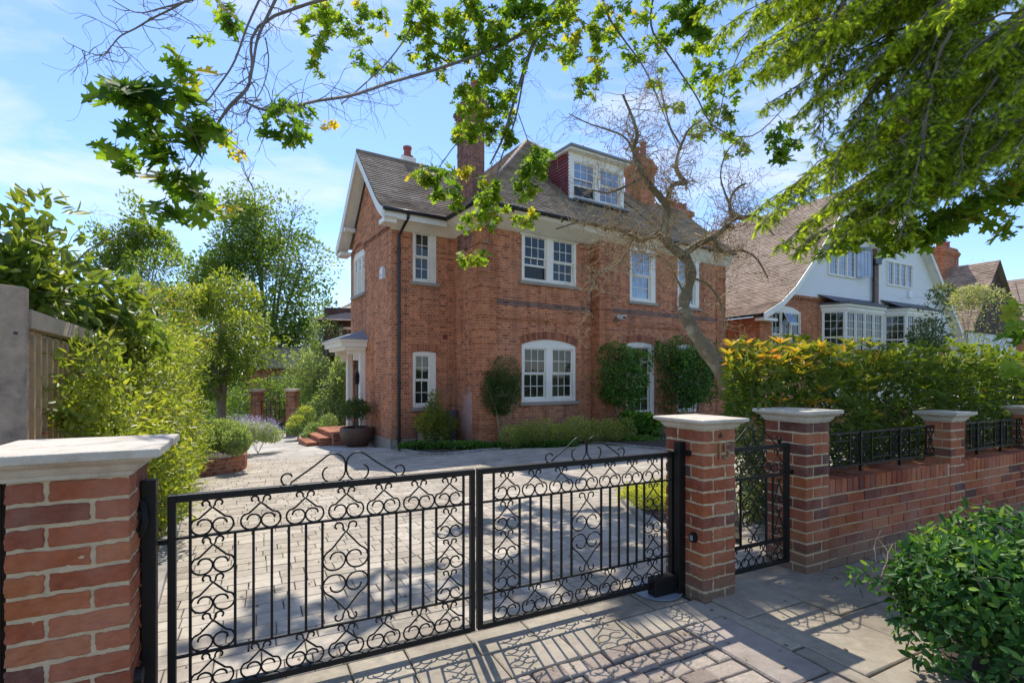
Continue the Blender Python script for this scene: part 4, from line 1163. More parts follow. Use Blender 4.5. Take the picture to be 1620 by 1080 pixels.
# small gate
pg = thing('garden_gate', 'small black wrought iron garden gate between two brick piers', 'gate', st(.285, .10), STREET_ROT)
pw = .66
mbox('frame', pg, (0, .022, -.014, .014, .075, .93), (pw-.03, pw, -.017, .017, .075, .93), (.022, pw-.03, -.015, .015, .90, .929), (.022, pw-.03, -.015, .015, .0745, .10), bevel=.002)
mbox('rail', pg, (.022, pw-.03, -.012, .012, .70, .72)); mbox('rail', pg, (.022, pw-.03, -.012, .012, .235, .255))
for k in range(4): heart(pg, .10+k*.15, .722, .14, .175); heart(pg, .10+k*.15, .101, .14, .13)
for x in (.10, .17, .43, .50): mbox('bar', pg, (x-.006, x+.006, -.006, .006, .255, .70))
heart(pg, .30, .48, .22, .22); heart(pg, .30, .48, .22, .22, True); heart(pg, .565, .257, .10, .22); heart(pg, .565, .478, .10, .22)
crest(pg, .30, .93, .50, .13)
mbox('hinge', pg, (pw, pw+.05, -.01, .01, .70, .73)); mb = MB(); mb.lathe((pw-.09, 0, .93), [(.004, 0), (.016, .015), (.018, .03), (.006, .045)], 10); mb.build('finial', M['black_iron'], pg)
# street wall
wt = thing('garden_wall', 'long brick street wall with stone-capped piers and iron railings before the hedge', 'wall', st(1.0, 0), STREET_ROT)
mb = MB(); mo = MB(); mo.tint(.5)
piers = [(0.0, .268, 1.080), (2.013, 2.265, 1.006), (3.78, 4.03, 1.006), (5.8, 6.05, 1.006), (7.45, 7.70, 1.006), (9.45, 9.7, 1.006)]
for i, (a, b, top) in enumerate(piers):
    pm = MB(); po = MB(); po.tint(.5); brick_pier(pm, po, a, b, -.004, .325 if i == 0 else .20, -.02, top, 14 if i == 0 else 13)
    p = pm.build('pier', M['pier_brick'], wt, bevel=.005, rough=(2, .007, .03)); po.build('mortar', M['mortar'], p)
    cm = MB(); cm.tint(.5); cm.loft_rect(a, b, -.004, .325 if i == 0 else .20, top, CAP(.065, .085)); cm.build('cap', M['stone_cap'], p, bevel=.003)
for (a0, b0, _), (a1, b1, _) in zip(piers[:-1], piers[1:]):
    x0, x1 = b0+.001, a1-.001; top = .645; sold = .115; nc = 7; h = (top-sold+.02)/nc
    mo.box(x0, x1, .008, .30, -.05, top-.012)
    for k in range(nc):
        x = x0-(.11 if k % 2 else 0)
        while x < x1-.01:
            e = x+.2025 if (k % 3) else x+.215; a = max(x+.005, x0+.003); b = min(e, x1-.003)
            if b-a > .03: mb.tint(min(1, max(0, random.gauss(.55, .2)))); mb.box(a, b, .0, .09, -.02+k*h+.005, -.02+(k+1)*h-.005, .002)
            x = e+.005
    x = x0+.004
    while x < x1-.06:
        mb.tint(min(1, max(0, random.gauss(.6, .15)))); mb.box(x, min(x+.064, x1-.003), -.002, .215, top-sold+.008, top, .002); mb.tint(.4); mb.box(x, min(x+.064, x1-.003), .221, .318, top-.1, top, .002)
        x += .074
mb.build('brickwork', M['pier_brick'], wt, bevel=.004, rough=(1, .006, .03)); mo.build('mortar', M['mortar'], wt)
for (a0, b0, _), (a1, b1, _) in list(zip(piers[:-1], piers[1:])):
    x0, x1 = b0+.02, a1-.02
    rl = mbox('railing', wt, (x0, x1, .11, .122, .955, .970), (x0, x1, .108, .124, .695, .712))
    npan = max(2, round((x1-x0)/.55)); pw_ = (x1-x0)/npan
    for k in range(npan):
        xa = x0+k*pw_
        mbox('upright', rl, (xa, xa+.014, .105, .127, .65, .97)); mbox('upright', rl, (xa+pw_*.28, xa+pw_*.28+.010, .110, .122, .712, .955)); mbox('upright', rl, (xa+pw_*.75, xa+pw_*.75+.010, .110, .122, .712, .955))
        mbox('crossbar', rl, (xa+pw_*.28, xa+pw_*.75, .110, .121, .90, .908), (xa+pw_*.28, xa+pw_*.75, .110, .121, .745, .753))
        for cx_, fl in ((xa+pw_*.14, 0), (xa+pw_*.51, 0), (xa+pw_*.89, 0)):
            o = heart(rl, cx_, .715, .12, .12); o.location.y = .116
            o = heart(rl, cx_, .955, .12, .12, True); o.location.y = .116
# fence on the left
fd = Vector((-.493, .870, 0)); f0 = Vector((-2.43, 2.62, 0))
frot = math.atan2(fd.y, fd.x)
cp = thing('concrete_post', 'grey concrete fence post standing behind the nearest pier', 'post', f0, frot)
mb = MB(); mb.tint(.5)
prof = [(-.155, .0), (-.155, .20), (-.125, .235), (-.02, .235), (-.0, .21), (-.0, .155), (-.03, .145), (-.03, .075), (-.0, .065), (.0, .0)]
prof = [(-.10, .125), (-.10, .055), (-.062, .018), (-.058, .0), (.0, .0), (.0, .125)]
mb.prism([(x*1.15, y*1.6+.03, -.1) for x, y in prof], (0, 0, 1.955)); o = mb.build('post_shaft', M['concrete'], cp, bevel=.006)
mb = MB(); mb.tube([(-.13, .05, 1.62), (-.112, .05, 1.62)], .008, 8); mb.build('bolt_hole', M['black_pipe'], cp)
fn = thing('wooden_fence', 'long timber fence with pale top rail half covered by climbers', 'fence', f0, frot)
mb = MB(); x = .0
while x < 9.0:
    mb.tint(); z = gz(f0.x+fd.x*x, f0.y+fd.y*x)*.45
    mb.box(x, x+.10, .06+random.uniform(-.003, .003), .085, z+.05, z+1.66); mb.box(x+.008, x+.035, .04, .06, z+.05, z+1.64); x += .112
mb.build('board_panel', M['cream_wood'], fn)
for k in range(5):
    x = k*1.83; z = gz(f0.x+fd.x*x, f0.y+fd.y*x)*.45-.02*k
    mbox('top_rail', fn, (x+.01, x+1.80, .02, .095, z+1.665, z+1.76), mat='grey_wood', bevel=.004)
    if k: mbox('fence_post', fn, (x-.03, x+.05, -.0, .10, z-.1, z+1.80), mat='grey_wood', bevel=.004)
# ================================================================ neighbouring houses
NRX, NRY = 9.7, 20.0
NROT = math.atan2(.485, .875)
def nt_(u, b=0.0):
    k = (u-CU)/F; return (k*(NRY+.875*b)-NRX+.485*b)/(.875-.485*k)
def nz_(u, v, b=0.0): return H+(HV-v)/F*(NRY+.485*nt_(u, b)+.875*b)
nb = thing('white_gabled_house', 'white rendered house with twin gables and leaded windows beyond the hedge', 'house', (NRX, NRY, -.5), NROT, worldz=True)
prof1 = [(-.32, 3.82), (.8, 4.35), (1.7, 5.02), (3.0, 6.3), (6.14, 9.75), (8.45, 7.2)]
prof2 = [(8.45, 7.2), (10.97, 9.95), (16.6, 3.85)]
zb_ = 4.72
mb = MB(); mb.tint(.5)
mb.poly([(1.25, 0, zb_), (8.45, 0, zb_), (8.45, 0, 7.1), (6.14, 0, 9.6), (3.0, 0, 6.2), (1.7, 0, 4.95)])
mb.poly([(8.45, 0, 3.0), (16.4, 0, 3.0), (16.4, 0, 3.9), (10.97, 0, 9.85), (8.45, 0, 7.1)])
mb.build('rendered_gable', M['render'], nb)
a0, a1 = nt_(1222), nt_(1268); az0, az1 = 1.6, nz_(1245, 484)
mb = MB(); mb.tint(.5)
wall_holes(mb, (.7, 0.02), AX, 15.5, -1, 4.26, [(a0-.7, a1-.7, az0, az1, .22)], .12, IN)
mb.poly([(0, .02, -1), (.7, .02, -1), (.7, .02, 4.1), (0, .02, 3.8)]); mb.poly([(1.1, .02, 4.26), (8.45, .02, 4.26), (8.45, .02, zb_), (1.45, .02, zb_)])
mb.poly([(0, .02, -1), (0, 9, -1), (0, 9, 3.75), (0, .02, 3.75)])
mb.build('wall', M['orange_brick'], nb)
mb = MB(); mb.tint(.5); mb.box(1.3, 8.1, -.06, .02, zb_-.06, zb_+.04)
x = 1.3
while x < 8: mb.box(x, x+.07, -.05, .02, zb_-.14, zb_-.06); x += .16
mb.build('corbel_course', M['orange_brick'], nb)
window(nb, (0, .02), AX, IN, a0, a1, az0, az1, 3, 2, (1, 2), .22, .03, .05, .07, 'glass', meet=.62)
mb = MB(); xa = a0+(a1-a0)*.37; mb.box(xa, xa+.5, -.30, -.27, az1-.75, az1-.70); mb.prism([(xa, -.02, az1-.28), (xa+.5, -.02, az1-.28), (xa+.5, -.30, az1-.80), (xa, -.30, az1-.80)], (0, .03, .02)); lw = mb.build('open_light', M['paint'], nb)
mb = MB(); mb.poly([(xa+.05, -.06, az1-.31), (xa+.45, -.06, az1-.31), (xa+.45, -.305, az1-.74), (xa+.05, -.305, az1-.74)]); mb.build('pane', M['sky_glass'], lw)
# first-floor leaded casements
c0, c1, cz0, cz1 = nt_(1309), nt_(1352), nz_(1330, 438), nz_(1330, 393)
window(nb, (0, -.06), AX, IN, c0, c1, cz0, cz1, 3, 3, (5,), 0, .0, .05, .06, 'sky_glass', lead=True, name='casement_window')
mb = MB(); xo = c1-.05
for a, b, c, d in ((0, .06, 0, 1.45), (.62, .68, 0, 1.45), (.06, .62, 0, .06), (.06, .62, 1.39, 1.45)):
    mb.prism([(xo+a*.95, -.08-a*.55, cz0+c+.05), (xo+b*.95, -.08-b*.55, cz0+c+.05), (xo+b*.95, -.08-b*.55, cz0+min(d, cz1-cz0)), (xo+a*.95, -.08-a*.55, cz0+min(d, cz1-cz0))], (.02, .03, 0))
for i in range(1, 4): a = .06+i*.14; mb.prism([(xo+a*.95, -.08-a*.55, cz0+.1), (xo+(a+.015)*.95, -.08-(a+.015)*.55, cz0+.1), (xo+(a+.015)*.95, -.08-(a+.015)*.55, cz0+1.3), (xo+a*.95, -.08-a*.55, cz0+1.3)], (.01, .015, 0))
lw = mb.build('open_casement', M['lead'], nb)
mb = MB(); mb.poly([(xo+.06, -.11, cz0+.1), (xo+.6, -.42, cz0+.1), (xo+.6, -.42, cz0+1.2), (xo+.06, -.11, cz0+1.2)]); mb.build('pane', M['sky_glass'], lw)
c0, c1, cz0, cz1 = nt_(1402), nt_(1442), nz_(1421, 454), nz_(1421, 416)
window(nb, (0, -.05), AX, IN, c0, c1, cz0, cz1, 4, 2, (5,), 0, .0, .05, .06, 'sky_glass', lead=True, name='casement_window')
# bays
def bay(u0_, u1_, ztop, label):
    b0_, b1_ = nt_(u0_), nt_(u1_); w_ = b1_-b0_; pr = .75
    mb = MB(); mb.tint(.5)
    pl = lambda o: [(b0_-o, .0), (b0_+.45-o*.4, -pr-o), (b1_-.45+o*.4, -pr-o), (b1_+o, .0)]
    mb.prism([(x, y, ztop) for x, y in pl(.14)], (0, 0, .10)); mb.prism([(x, y, ztop-.16) for x, y in pl(.06)], (0, 0, .158))
    mb.prism([(x, y, 0) for x, y in pl(0)], (0, 0, 1.7))
    mb.box(b0_+.1, b1_-.1, .05, .3, 0, ztop)
    b_ = mb.build('bay_window', M['paint'], nb)
    P_ = pl(0)
    for (x0, y0), (x1, y1) in zip(P_[:-1], P_[1:]):
        L = math.hypot(x1-x0, y1-y0); ax_ = ((x1-x0)/L, (y1-y0)/L); nr_ = (-ax_[1], ax_[0])
        window(nb, (x0, y0), ax_, nr_, .0, L, 1.7, ztop-.16, max(1, round(L/.75)), 3, (3, 5), 0, .0, .06, .06, 'glass', name='bay_sash', meet=.55)
    mb = MB(); mb.prism([(x, y, ztop+.101) for x, y in pl(.2)], (0, 0, .08)); mb.poly([(b0_-.3, 0, ztop+.55), (b1_+.3, 0, ztop+.55), (b1_+.2, -pr*.9, ztop+.19), (b0_-.2, -pr*.9, ztop+.19)]); mb.build('bay_roof', M['slate'], nb)
bay(1300, 1376, nz_(1340, 488)-.08, ''); bay(1398, 1462, nz_(1430, 494)-.08, '')
# roofs
mb = MB()
def nslope(p, q, x0=-.35, x1=11):
    roof_slope(mb, [(p[0], x0, p[1]), (q[0], x0, q[1]), (q[0], x1, q[1]), (p[0], x1, p[1])], .12, .022)
for p, q in zip(prof1[:-1], prof1[1:]): nslope(p, q)
for p, q in zip(prof2[:-1], prof2[1:]): nslope(p, q)
roof_slope(mb, [(9.2, 5, 8.6), (13, 5, 8.6), (13, 8.5, 11.6), (9.2, 8.5, 11.6)], .12)
nrf = mb.build('roof', M['tile_brown'], nb)
mb = MB(); mb.tint(.5)
pts = prof1+prof2[1:]
for a, b in zip(pts[:-1], pts[1:]):
    mb.prism([(a[0], -.40, a[1]), (b[0], -.40, b[1]), (b[0], -.40, b[1]-.26), (a[0], -.40, a[1]-.26)], (0, .04, 0))
    mb.poly([(a[0], -.36, a[1]-.2), (b[0], -.36, b[1]-.2), (b[0], 0, b[1]-.2), (a[0], 0, a[1]-.2)])
mb.box(-.33, .55, -.36, .0, 3.55, 3.66); mb.box(14.2, 14.5, -.36, 0, 5.6, 5.75)
mb.build('barge_board', M['paint'], nb)
mb = MB(); mb.tint(.5); xd = nt_(1378)
mb.tube([(xd, -.12, 1.0), (xd, -.12, 6.6)], .06, 8); mb.box(xd-.25, xd+.3, -.32, -.02, 6.6, 6.95); mb.tube([(-.34, -.3, 3.78), (-.34, 9, 3.78)], .06, 8); mb.tube([(-.1, 2.8, 3.7), (-.1, 2.8, -.2)], .05, 8)
mb.build('downpipe', M['black_pipe'], nb)
mb = MB(); mb.tint(.5); mb.box(xd+.12, xd+.48, -.10, -.003, 0, 7.0); mb.box(xd+.05, xd+.5, -.2, -.004, 7.0, 7.5); mb.build('brick_buttress', M['band_brick'], nb)
mb = MB(); mb.tint(.5); xm = nt_(1437); mb.box(xm-.14, xm+.14, -.12, -.0, nz_(1437, 471), nz_(1437, 460)); mb.build('alarm_box', M['camera_white'], nb)
# second house along, tile-hung gable
t3 = thing('tiled_house', 'brown tiled house with dark tile-hung gable and brick chimney beyond the white house', 'house', (28.6, 30.4, -.5), NROT, worldz=True)
mb = MB()
for sg in (-1, 1):
    roof_slope(mb, [(sg*.0, -.3, 8.25), (sg*3.7, -.3, 3.9), (sg*3.7, 11, 3.9), (0, 11, 8.25)], .14)
mb.build('roof', M['tile_brown'], t3)
mb = MB(); mb.poly([(-3.5, 0, 3.9), (3.5, 0, 3.9), (0, 0, 8.0)]); k = 0
for k in range(26):
    z = 3.9+k*.155; hw3 = 3.45*(1-(z-3.9)/4.2)
    mb.tint(); x = -hw3
    while x < hw3-.05: mb.tint(); mb.box(x, min(x+.16, hw3), -.05-.01*random.random(), -.02, z, z+.15); x += .17
mb.build('tile_hung_gable', M['dark_tile'], t3)
mb = MB(); mb.box(-3.4, 3.4, .03, 10.5, -.5, 3.95); mb.build('wall', M['render'], t3)
window(t3, (-2.2, .0), AX, IN, 0, 1.8, 1.2, 3.2, 2, 2, (1, 2), 0, .0, .06, .07, 'glass')
c = chimney(t3, -.8, 1.2, 2.1, 3.0, 6.6, 9.55, [(-.4, 2.55, .14, .4), (.2, 2.55, .14, .45), (.8, 2.55, .14, .5)], 'orange_brick')
mb = MB(); mb.tube([(-1.2, 3, 7.5), (-1.2, 3, 11.3)], .025, 5); mb.tube([(-2.6, 5, 6), (-2.6, 5, 10.3)], .02, 5); mb.tube([(-3.1, 5, 10.6), (-2.0, 5, 10.0)], .015, 4)
for i in range(5): x = -3.0+i*.22; mb.tube([(x, 4.8, 10.55-i*.12), (x, 5.2, 10.55-i*.12)], .008, 4)
mb.build('tv_aerial', M['lead'], t3)
t4 = thing('far_tiled_house', 'low tiled roof glimpsed at the right edge beyond the brown house', 'house', (41, 38, -.5), NROT, worldz=True)
mb = MB()
for sg in (-1, 1): roof_slope(mb, [(0, -.3, 9.0), (sg*4.5, -.3, 4.4), (sg*4.5, 11, 4.4), (0, 11, 9.0)], .2)
mb.build('roof', M['tile_brown'], t4)
mb = MB(); mb.box(-4.2, 4.2, 0, 10.5, -.5, 4.4); mb.poly([(-4.3, 0, 4.4), (4.3, 0, 4.4), (0, 0, 8.8)]); mb.build('wall', M['orange_brick'], t4)
# house behind, seen at the left of the gable
p5 = at(548, 595, 27)
t5 = thing('rear_house', 'distant house with dark tiled upper wall and white window left of the gable', 'house', (p5.x, p5.y, -1.5), .25, worldz=True)
mb = MB(); mb.box(-1.1, 7, 0, 5, -1.5, 5.0); mb.build('wall', M['dark_tile'], t5)
mb = MB()
roof_slope(mb, [(-1.4, -.5, 4.3), (7, -.5, 4.3), (7, 2.5, 7.2), (.6, 2.5, 5.9)], .16)
roof_slope(mb, [(-1.4, 5.5, 4.3), (-1.4, -.5, 4.3), (.6, 2.5, 5.9)], .16)
mb.build('roof', M['tile'], t5)
window(t5, (-.35, -.02), AX, IN, 0, .85, 3.0, 4.0, 1, 2, (3,), 0, -.02, .1, .07, 'glass')
p6 = at(437, 595, 32)
t6 = thing('garden_cottage', 'small brick building with pale roof half hidden behind the garden trees', 'cottage', (p6.x, p6.y, -1.5), .1, worldz=True)
mb = MB(); mb.box(-1.9, 3, 0, 4, -1.5, 2.0); mb.build('wall', M['orange_brick'], t6)
mb = MB(); roof_slope(mb, [(-2.2, -.4, 1.9), (3.3, -.4, 1.9), (3.3, 2, 3.3), (-2.2, 2, 3.3)], .16); mb.build('roof', M['tile'], t6)
window(t6, (-.3, -.02), AX, IN, 0, 1.4, .2, 1.4, 2, 2, (2,), 0, -.02, .08, .07, 'glass')
# far garden gate piers
def far_pier(u, v0, v1, label):
    p = G(u, v1); Y = p.y; w = .36; hgt = (v1-v0)/F*Y
    t = thing('garden_pier', label, 'gate pier', (p.x-w/2, p.y, p.z), 0.0)
    mb = MB(); mo = MB(); mo.tint(.5); brick_pier(mb, mo, 0, w, 0, w, -.1, hgt, 22); mb.build('brickwork', M['pier_brick'], t); mo.build('mortar', M['mortar'], t)
    mb = MB(); mb.tint(.5); mb.loft_rect(0, w, 0, w, hgt, CAP(.07, .10)); mb.build('cap', M['stone_cap'], t)
    return p
q1 = far_pier(403.5, 619, 690, 'left brick pier of the small garden gateway beside the lavender')
q2 = far_pier(459.5, 619, 690, 'right brick pier of the small garden gateway by the yellow euphorbia')
gg = thing('metal_garden_gate', 'slim black metal gate between the two far garden piers', 'gate', (q1.x+.18, q1.y+.15, q1.z), 0)
gw_ = q2.x-q1.x-.36; 
mb = MB(); mb.tint(.5)
for z in (.12, .55, 1.05, 1.35): mb.box(0, gw_, 0, .02, z, z+.02)
mb.build('gate_rail', M['black_iron'], gg)
for i in range(8): mbox('bar', gg, (i*gw_/7, i*gw_/7+.014, -.003, .023, .1, 1.4))
lawn_pts = [(q1.x-3, q1.y+.6), (q2.x+2, q2.y+.6), (q2.x+3, q2.y+7), (q1.x-4, q1.y+7)]
bed('lawn', lawn_pts, .0, 'grass')

# ================================================================ planting
def blob(u, v, Y, ru, rv, rd, w=1.0):
    """ellipsoid clump whose outline spans ru, rv photo pixels at distance Y, depth rd metres"""
    return (at(u, v, Y), (ru/F*Y, rd, rv/F*Y), w)
def base(u, Y):
    x = (u-CU)/F*Y; return Vector((x, Y, gz(x, Y)))
# --- background trees
B = [blob(405, 440, 38, 90, 105, 4.5, 5), blob(370, 390, 38, 55, 60, 3.5, 2), blob(430, 370, 38, 62, 55, 3.5, 2), blob(470, 420, 37, 40, 60, 3, 1.5), blob(480, 500, 36, 48, 60, 3, 2.4), blob(340, 460, 37, 50, 60, 3, 1.4), blob(420, 545, 36, 70, 45, 3, 1.6), blob(505, 560, 34, 25, 40, 2, .9), blob(300, 500, 37, 30, 45, 2.5, .8), blob(400, 330, 38, 55, 28, 3, .8)]
tree('ash_tree', 'tall airy green tree with branching stems behind the garden, left of the house', base(425, 38), B, 60000, .27, SMALL, 'leaf_tree', .22, 14, out=.9, clump=1.2, keep=.02, tbase=.5, shell=.3, seed=4, lump=(1.5, .7))
B = [blob(215, 400, 40, 42, 42, 3, 2), blob(238, 375, 40, 26, 32, 2.4, 1.2), blob(175, 425, 38, 34, 40, 2.5, 1.4), blob(255, 440, 38, 38, 40, 2.5, 1.2), blob(215, 345, 40, 9, 26, 1, .35), blob(160, 375, 39, 16, 16, 1, .3)]
tree('maple_tree', 'light green tree behind the laurel, its tip against the sky at left', base(220, 40), B, 17000, .30, SMALL, 'leaf_tree', .12, 8, out=.9, clump=1.1, keep=.1, tbase=.66, seed=9, lump=(1.4, .6))
B = [blob(330, 530, 21, 95, 75, 2.2, 4), blob(290, 480, 20, 70, 45, 1.8, 2), blob(385, 540, 20, 48, 60, 1.6, 2), blob(345, 475, 21, 50, 35, 1.5, 1.2), blob(270, 560, 18, 45, 60, 1.5, 1.4), blob(350, 598, 20, 48, 26, 1.4, 1), blob(322, 625, 19, 36, 24, 1.2, 1.2), blob(310, 600, 18, 40, 35, 1.2, 1)]
tree('spreading_tree', 'dense sunlit spreading tree behind the left border', base(350, 21), B, 42000, .15, OVAL, 'leaf_yellow', .13, 9, clump=.8, keep=-.05, tbase=.42, ttop=.4, seed=6, lump=(.7, .42))
B = [blob(520, 545, 27, 30, 45, 1.5, 2), blob(500, 610, 25, 42, 50, 1.6, 3), blob(525, 640, 23, 32, 45, 1.2, 2), blob(545, 600, 24, 25, 50, 1.0, 1.5)]
tree('silver_shrub_tree', 'pale green shrubby tree between the garden gateway and the porch', base(512, 24), B, 24000, .13, OVAL, 'leaf_silver', .07, 6, clump=.7, keep=-.2, seed=8, lump=(.6, .3))
B = [blob(355, 640, 25, 60, 28, 1.2, 2), blob(420, 632, 27, 55, 35, 1.2, 2), blob(310, 640, 23, 50, 35, 1.2, 1.5), blob(480, 640, 26, 30, 28, 1, 1), blob(440, 610, 29, 40, 22, 1, 1)]
shrub('garden_hedge', 'mixed green hedge behind the far garden gateway', 'hedge', base(400, 26), B, 15000, .14, OVAL, 'leaf_tree', 8, clump=.9, keep=-.3, tbase=.5, seed=12)
B = [blob(430, 600, 48, 130, 60, 4, 3), blob(280, 590, 48, 130, 75, 4, 3), blob(560, 590, 50, 60, 50, 3, 1), blob(120, 560, 48, 130, 90, 4, 3)]
o = foliage('woodland', B, 9000, .5, SMALL, M['leaf_tree'], None, tbase=.25, clump=3, keep=-.4); tag(o, 'dark mass of distant trees closing the view behind the gardens', 'trees', kind='stuff')
# --- left border: climbers on the fence, laurel behind it
def fence_pt(x, off, z):
    p = f0+fd*x+Vector((.87, .493, 0))*off; return Vector((p.x, p.y, z))
B = []
for i in range(22):
    x = .35+i*.42; z = gz(*fence_pt(x, 0, 0)[:2])*.6
    B.append((fence_pt(x, .22, z+1.0+.10*math.sin(i*1.7)), (.28, .26, .50), .9 if i > 1 else .6)); 
    if i > 3: B.append((fence_pt(x, .34-.004*i, z+.42), (.32, .28, .40), 1.0))
    if i > 6: B.append((fence_pt(x, .12, z+1.55+.15*math.sin(i*2.3)), (.35, .28, .35), .8))
    if i > 9: B.append((fence_pt(x, .15, z+1.9+.2*math.sin(i*1.3)), (.4, .35, .35), .7))
for x, z, w_ in ((.35, 1.2, .5), (.5, .75, .6), (.65, 1.35, .9), (.85, .9, .9), (1.0, 1.45, .9), (1.1, .5, .8), (1.3, 1.1, 1), (1.5, 1.5, .9), (1.7, .8, 1), (1.9, 1.3, 1), (2.2, 1.5, 1), (2.5, 1.1, 1)):
    B.append((fence_pt(x, .04, z), (.20, .16, .27), w_*.8))
shrub('climbing_jasmine', 'yellow-green climber spilling from the timber fence over the left border', 'climber', fence_pt(3, .2, gz(*fence_pt(3, 0, 0)[:2])), B, 62000, .056, OVAL, 'leaf_yellow', 22, tbase=.55, ttop=.15, clump=.3, keep=-.3, shell=.45, seed=3, stem_r=.008, lump=(.3, .12))
B = [blob(50, 462, 3.6, 110, 50, .5, 2.2), blob(50, 410, 3.7, 60, 35, .4, .9), blob(125, 458, 4.0, 80, 40, .5, 1.7), blob(100, 505, 4.1, 90, 45, .5, 1.7), blob(190, 485, 4.6, 80, 55, .6, 2), blob(230, 520, 5.2, 60, 50, .6, 1.5), blob(0, 450, 3.4, 60, 50, .5, 1), blob(180, 540, 5.0, 60, 40, .5, 1), blob(-40, 480, 3.3, 60, 60, .5, .8), blob(76, 352, 3.7, 16, 22, .1, .12)]
shrub('laurel_tree', 'big dark-leaved laurel rising behind the timber fence at the left edge', 'laurel', Vector((-3.9, 4.0, 0)), B, 9500, .115, OVAL, 'leaf_laurel', 16, tbase=.44, ttop=.3, shell=.25, lump=(.4, .06), clump=.35, keep=-.35, stem_r=.02, updir=.9, out=.9)
B = [blob(255, 500, 9, 45, 45, .7, 2), blob(290, 540, 10, 40, 50, .7, 1.5), blob(230, 555, 8, 50, 50, .6, 1.5), blob(275, 600, 9, 45, 50, .6, 1.5)]
shrub('photinia_bush', 'gold and orange tinged bush where the fence meets the garden trees', 'bush', base(262, 9), B, 6500, .085, NARROW, 'leaf_photinia', 8, tbase=.5, ttop=.3, clump=.5, keep=-.3, seed=21)
t = thing('poppy', 'tiny red flower beside the concrete post above the pier cap', 'flower', at(70, 684, 2.9)); mb = MB(); mb.tube([(0, 0, -.5), (0, 0, 0)], .003, 4); mb.build('stem', M['leaf_dark'], t)
mb = MB(); mb.lathe((0, 0, -.012), [(.008, 0), (.010, .006), (.013, .012), (.006, .018)], 10); mb.build('petals', M['red'], t)
B = [blob(345, 690, 10.0, 45, 26, .45, 3), blob(310, 705, 9.6, 32, 24, .4, 2), blob(375, 700, 9.6, 18, 22, .3, 1)]
shrub('herb_clump', 'feathery green herbs filling the curved brick planter', 'herbs', base(345, 9.8), B, 9000, .075, NARROW, 'leaf_silver', 12, updir=.2, out=.5, tbase=.5, clump=.3, keep=-.5, stem_r=.004, droop=-.8)
# catmint: foliage with violet spikes
B = [blob(408, 683, 13.2, 30, 16, .5, 3), blob(430, 688, 13.6, 16, 12, .4, 1.2), blob(385, 680, 12.6, 18, 16, .4, 1.2)]
t = shrub('catmint', 'lavender-coloured catmint in bloom beside the terrace', 'catmint', base(408, 13.2), B, 5000, .05, SMALL, 'leaf_silver', 10, tbase=.7, stem_r=.004)
P, D = blob_points(B, 420, .6); mb = []
pp = []; 
for p in P:
    d = Vector((random.gauss(0, .35), random.gauss(0, .35), 1)).normalized()
    for k in range(9): pp.append(tuple(Vector(p)+Vector((0, 0, .05))+d*(.022*k)+Vector((random.gauss(0, .008),)*3)))
pp = np.array(pp); leaves('flower_spikes', pp, rnd_dirs(len(pp))+np.array([0, 0, .5]), rnd_dirs(len(pp)), np.full(len(pp), .028), RNG.random(len(pp)), SMALL, M['purple'], t)
B = [blob(470, 668, 18, 14, 12, .3, 1), blob(483, 655, 18.5, 14, 14, .3, 1), blob(465, 678, 17.5, 12, 9, .3, .8)]
t = shrub('euphorbia', 'euphorbia with acid yellow heads beside the right far pier', 'euphorbia', base(472, 18), B, 1500, .10, NARROW, 'leaf_silver', 6, tbase=.3)
P, D = blob_points([blob(470, 662, 17.8, 11, 6, .2, 1), blob(483, 648, 18.3, 9, 6, .2, 1), blob(460, 672, 17.4, 7, 6, .2, .8)], 700, .5)
leaves('flower_heads', P, D, rnd_dirs(len(P))+np.array([0, 0, 1]), np.full(len(P), .05), RNG.random(len(P)), SMALL, M['yellow_petal'], t)['kind'] = 'stuff'
B = [blob(500, 682, 17.2, 18, 14, .3, 2), blob(520, 668, 18, 14, 14, .3, 1), blob(488, 690, 16.6, 10, 8, .3, 1)]
shrub('edging_shrub', 'leafy green shrub beside the porch steps', 'shrub', base(505, 17.2), B, 3500, .07, OVAL, 'leaf_silver', 6, tbase=.35)
# pot by the porch
pp_ = hw(TL-.50, BW+1.50, ZG); pt = thing('bowl_planter', 'large rusty brown bowl planter by the porch corner', 'planter', (pp_.x, pp_.y, gz(pp_.x, pp_.y)))
mb = MB(); mb.tint(.5); mb.lathe((0, 0, 0), [(.22, 0), (.30, .03), (.42, .18), (.47, .32), (.48, .42), (.465, .52), (.44, .56), (.41, .56), (.42, .48), (.30, .46)], 40); mb.build('bowl', M['bowl'], pt, smooth=True)
c = Vector((pp_.x, pp_.y, gz(pp_.x, pp_.y)))
B = [(c+Vector((0, 0, 1.10)), (.46, .46, .26), 3), (c+Vector((-.22, 0, .98)), (.25, .25, .22), 1), (c+Vector((.22, -.1, .98)), (.25, .25, .2), 1), (c+Vector((.0, -.1, 1.28)), (.25, .25, .12), .8)]
shrub('potted_pittosporum', 'rounded dark evergreen shrub growing in the rusty bowl', 'shrub', c+Vector((0, 0, .5)), B, 5200, .05, OVAL, 'leaf_dark', 9, tbase=.5, shell=.6, clump=.2, keep=-.4)
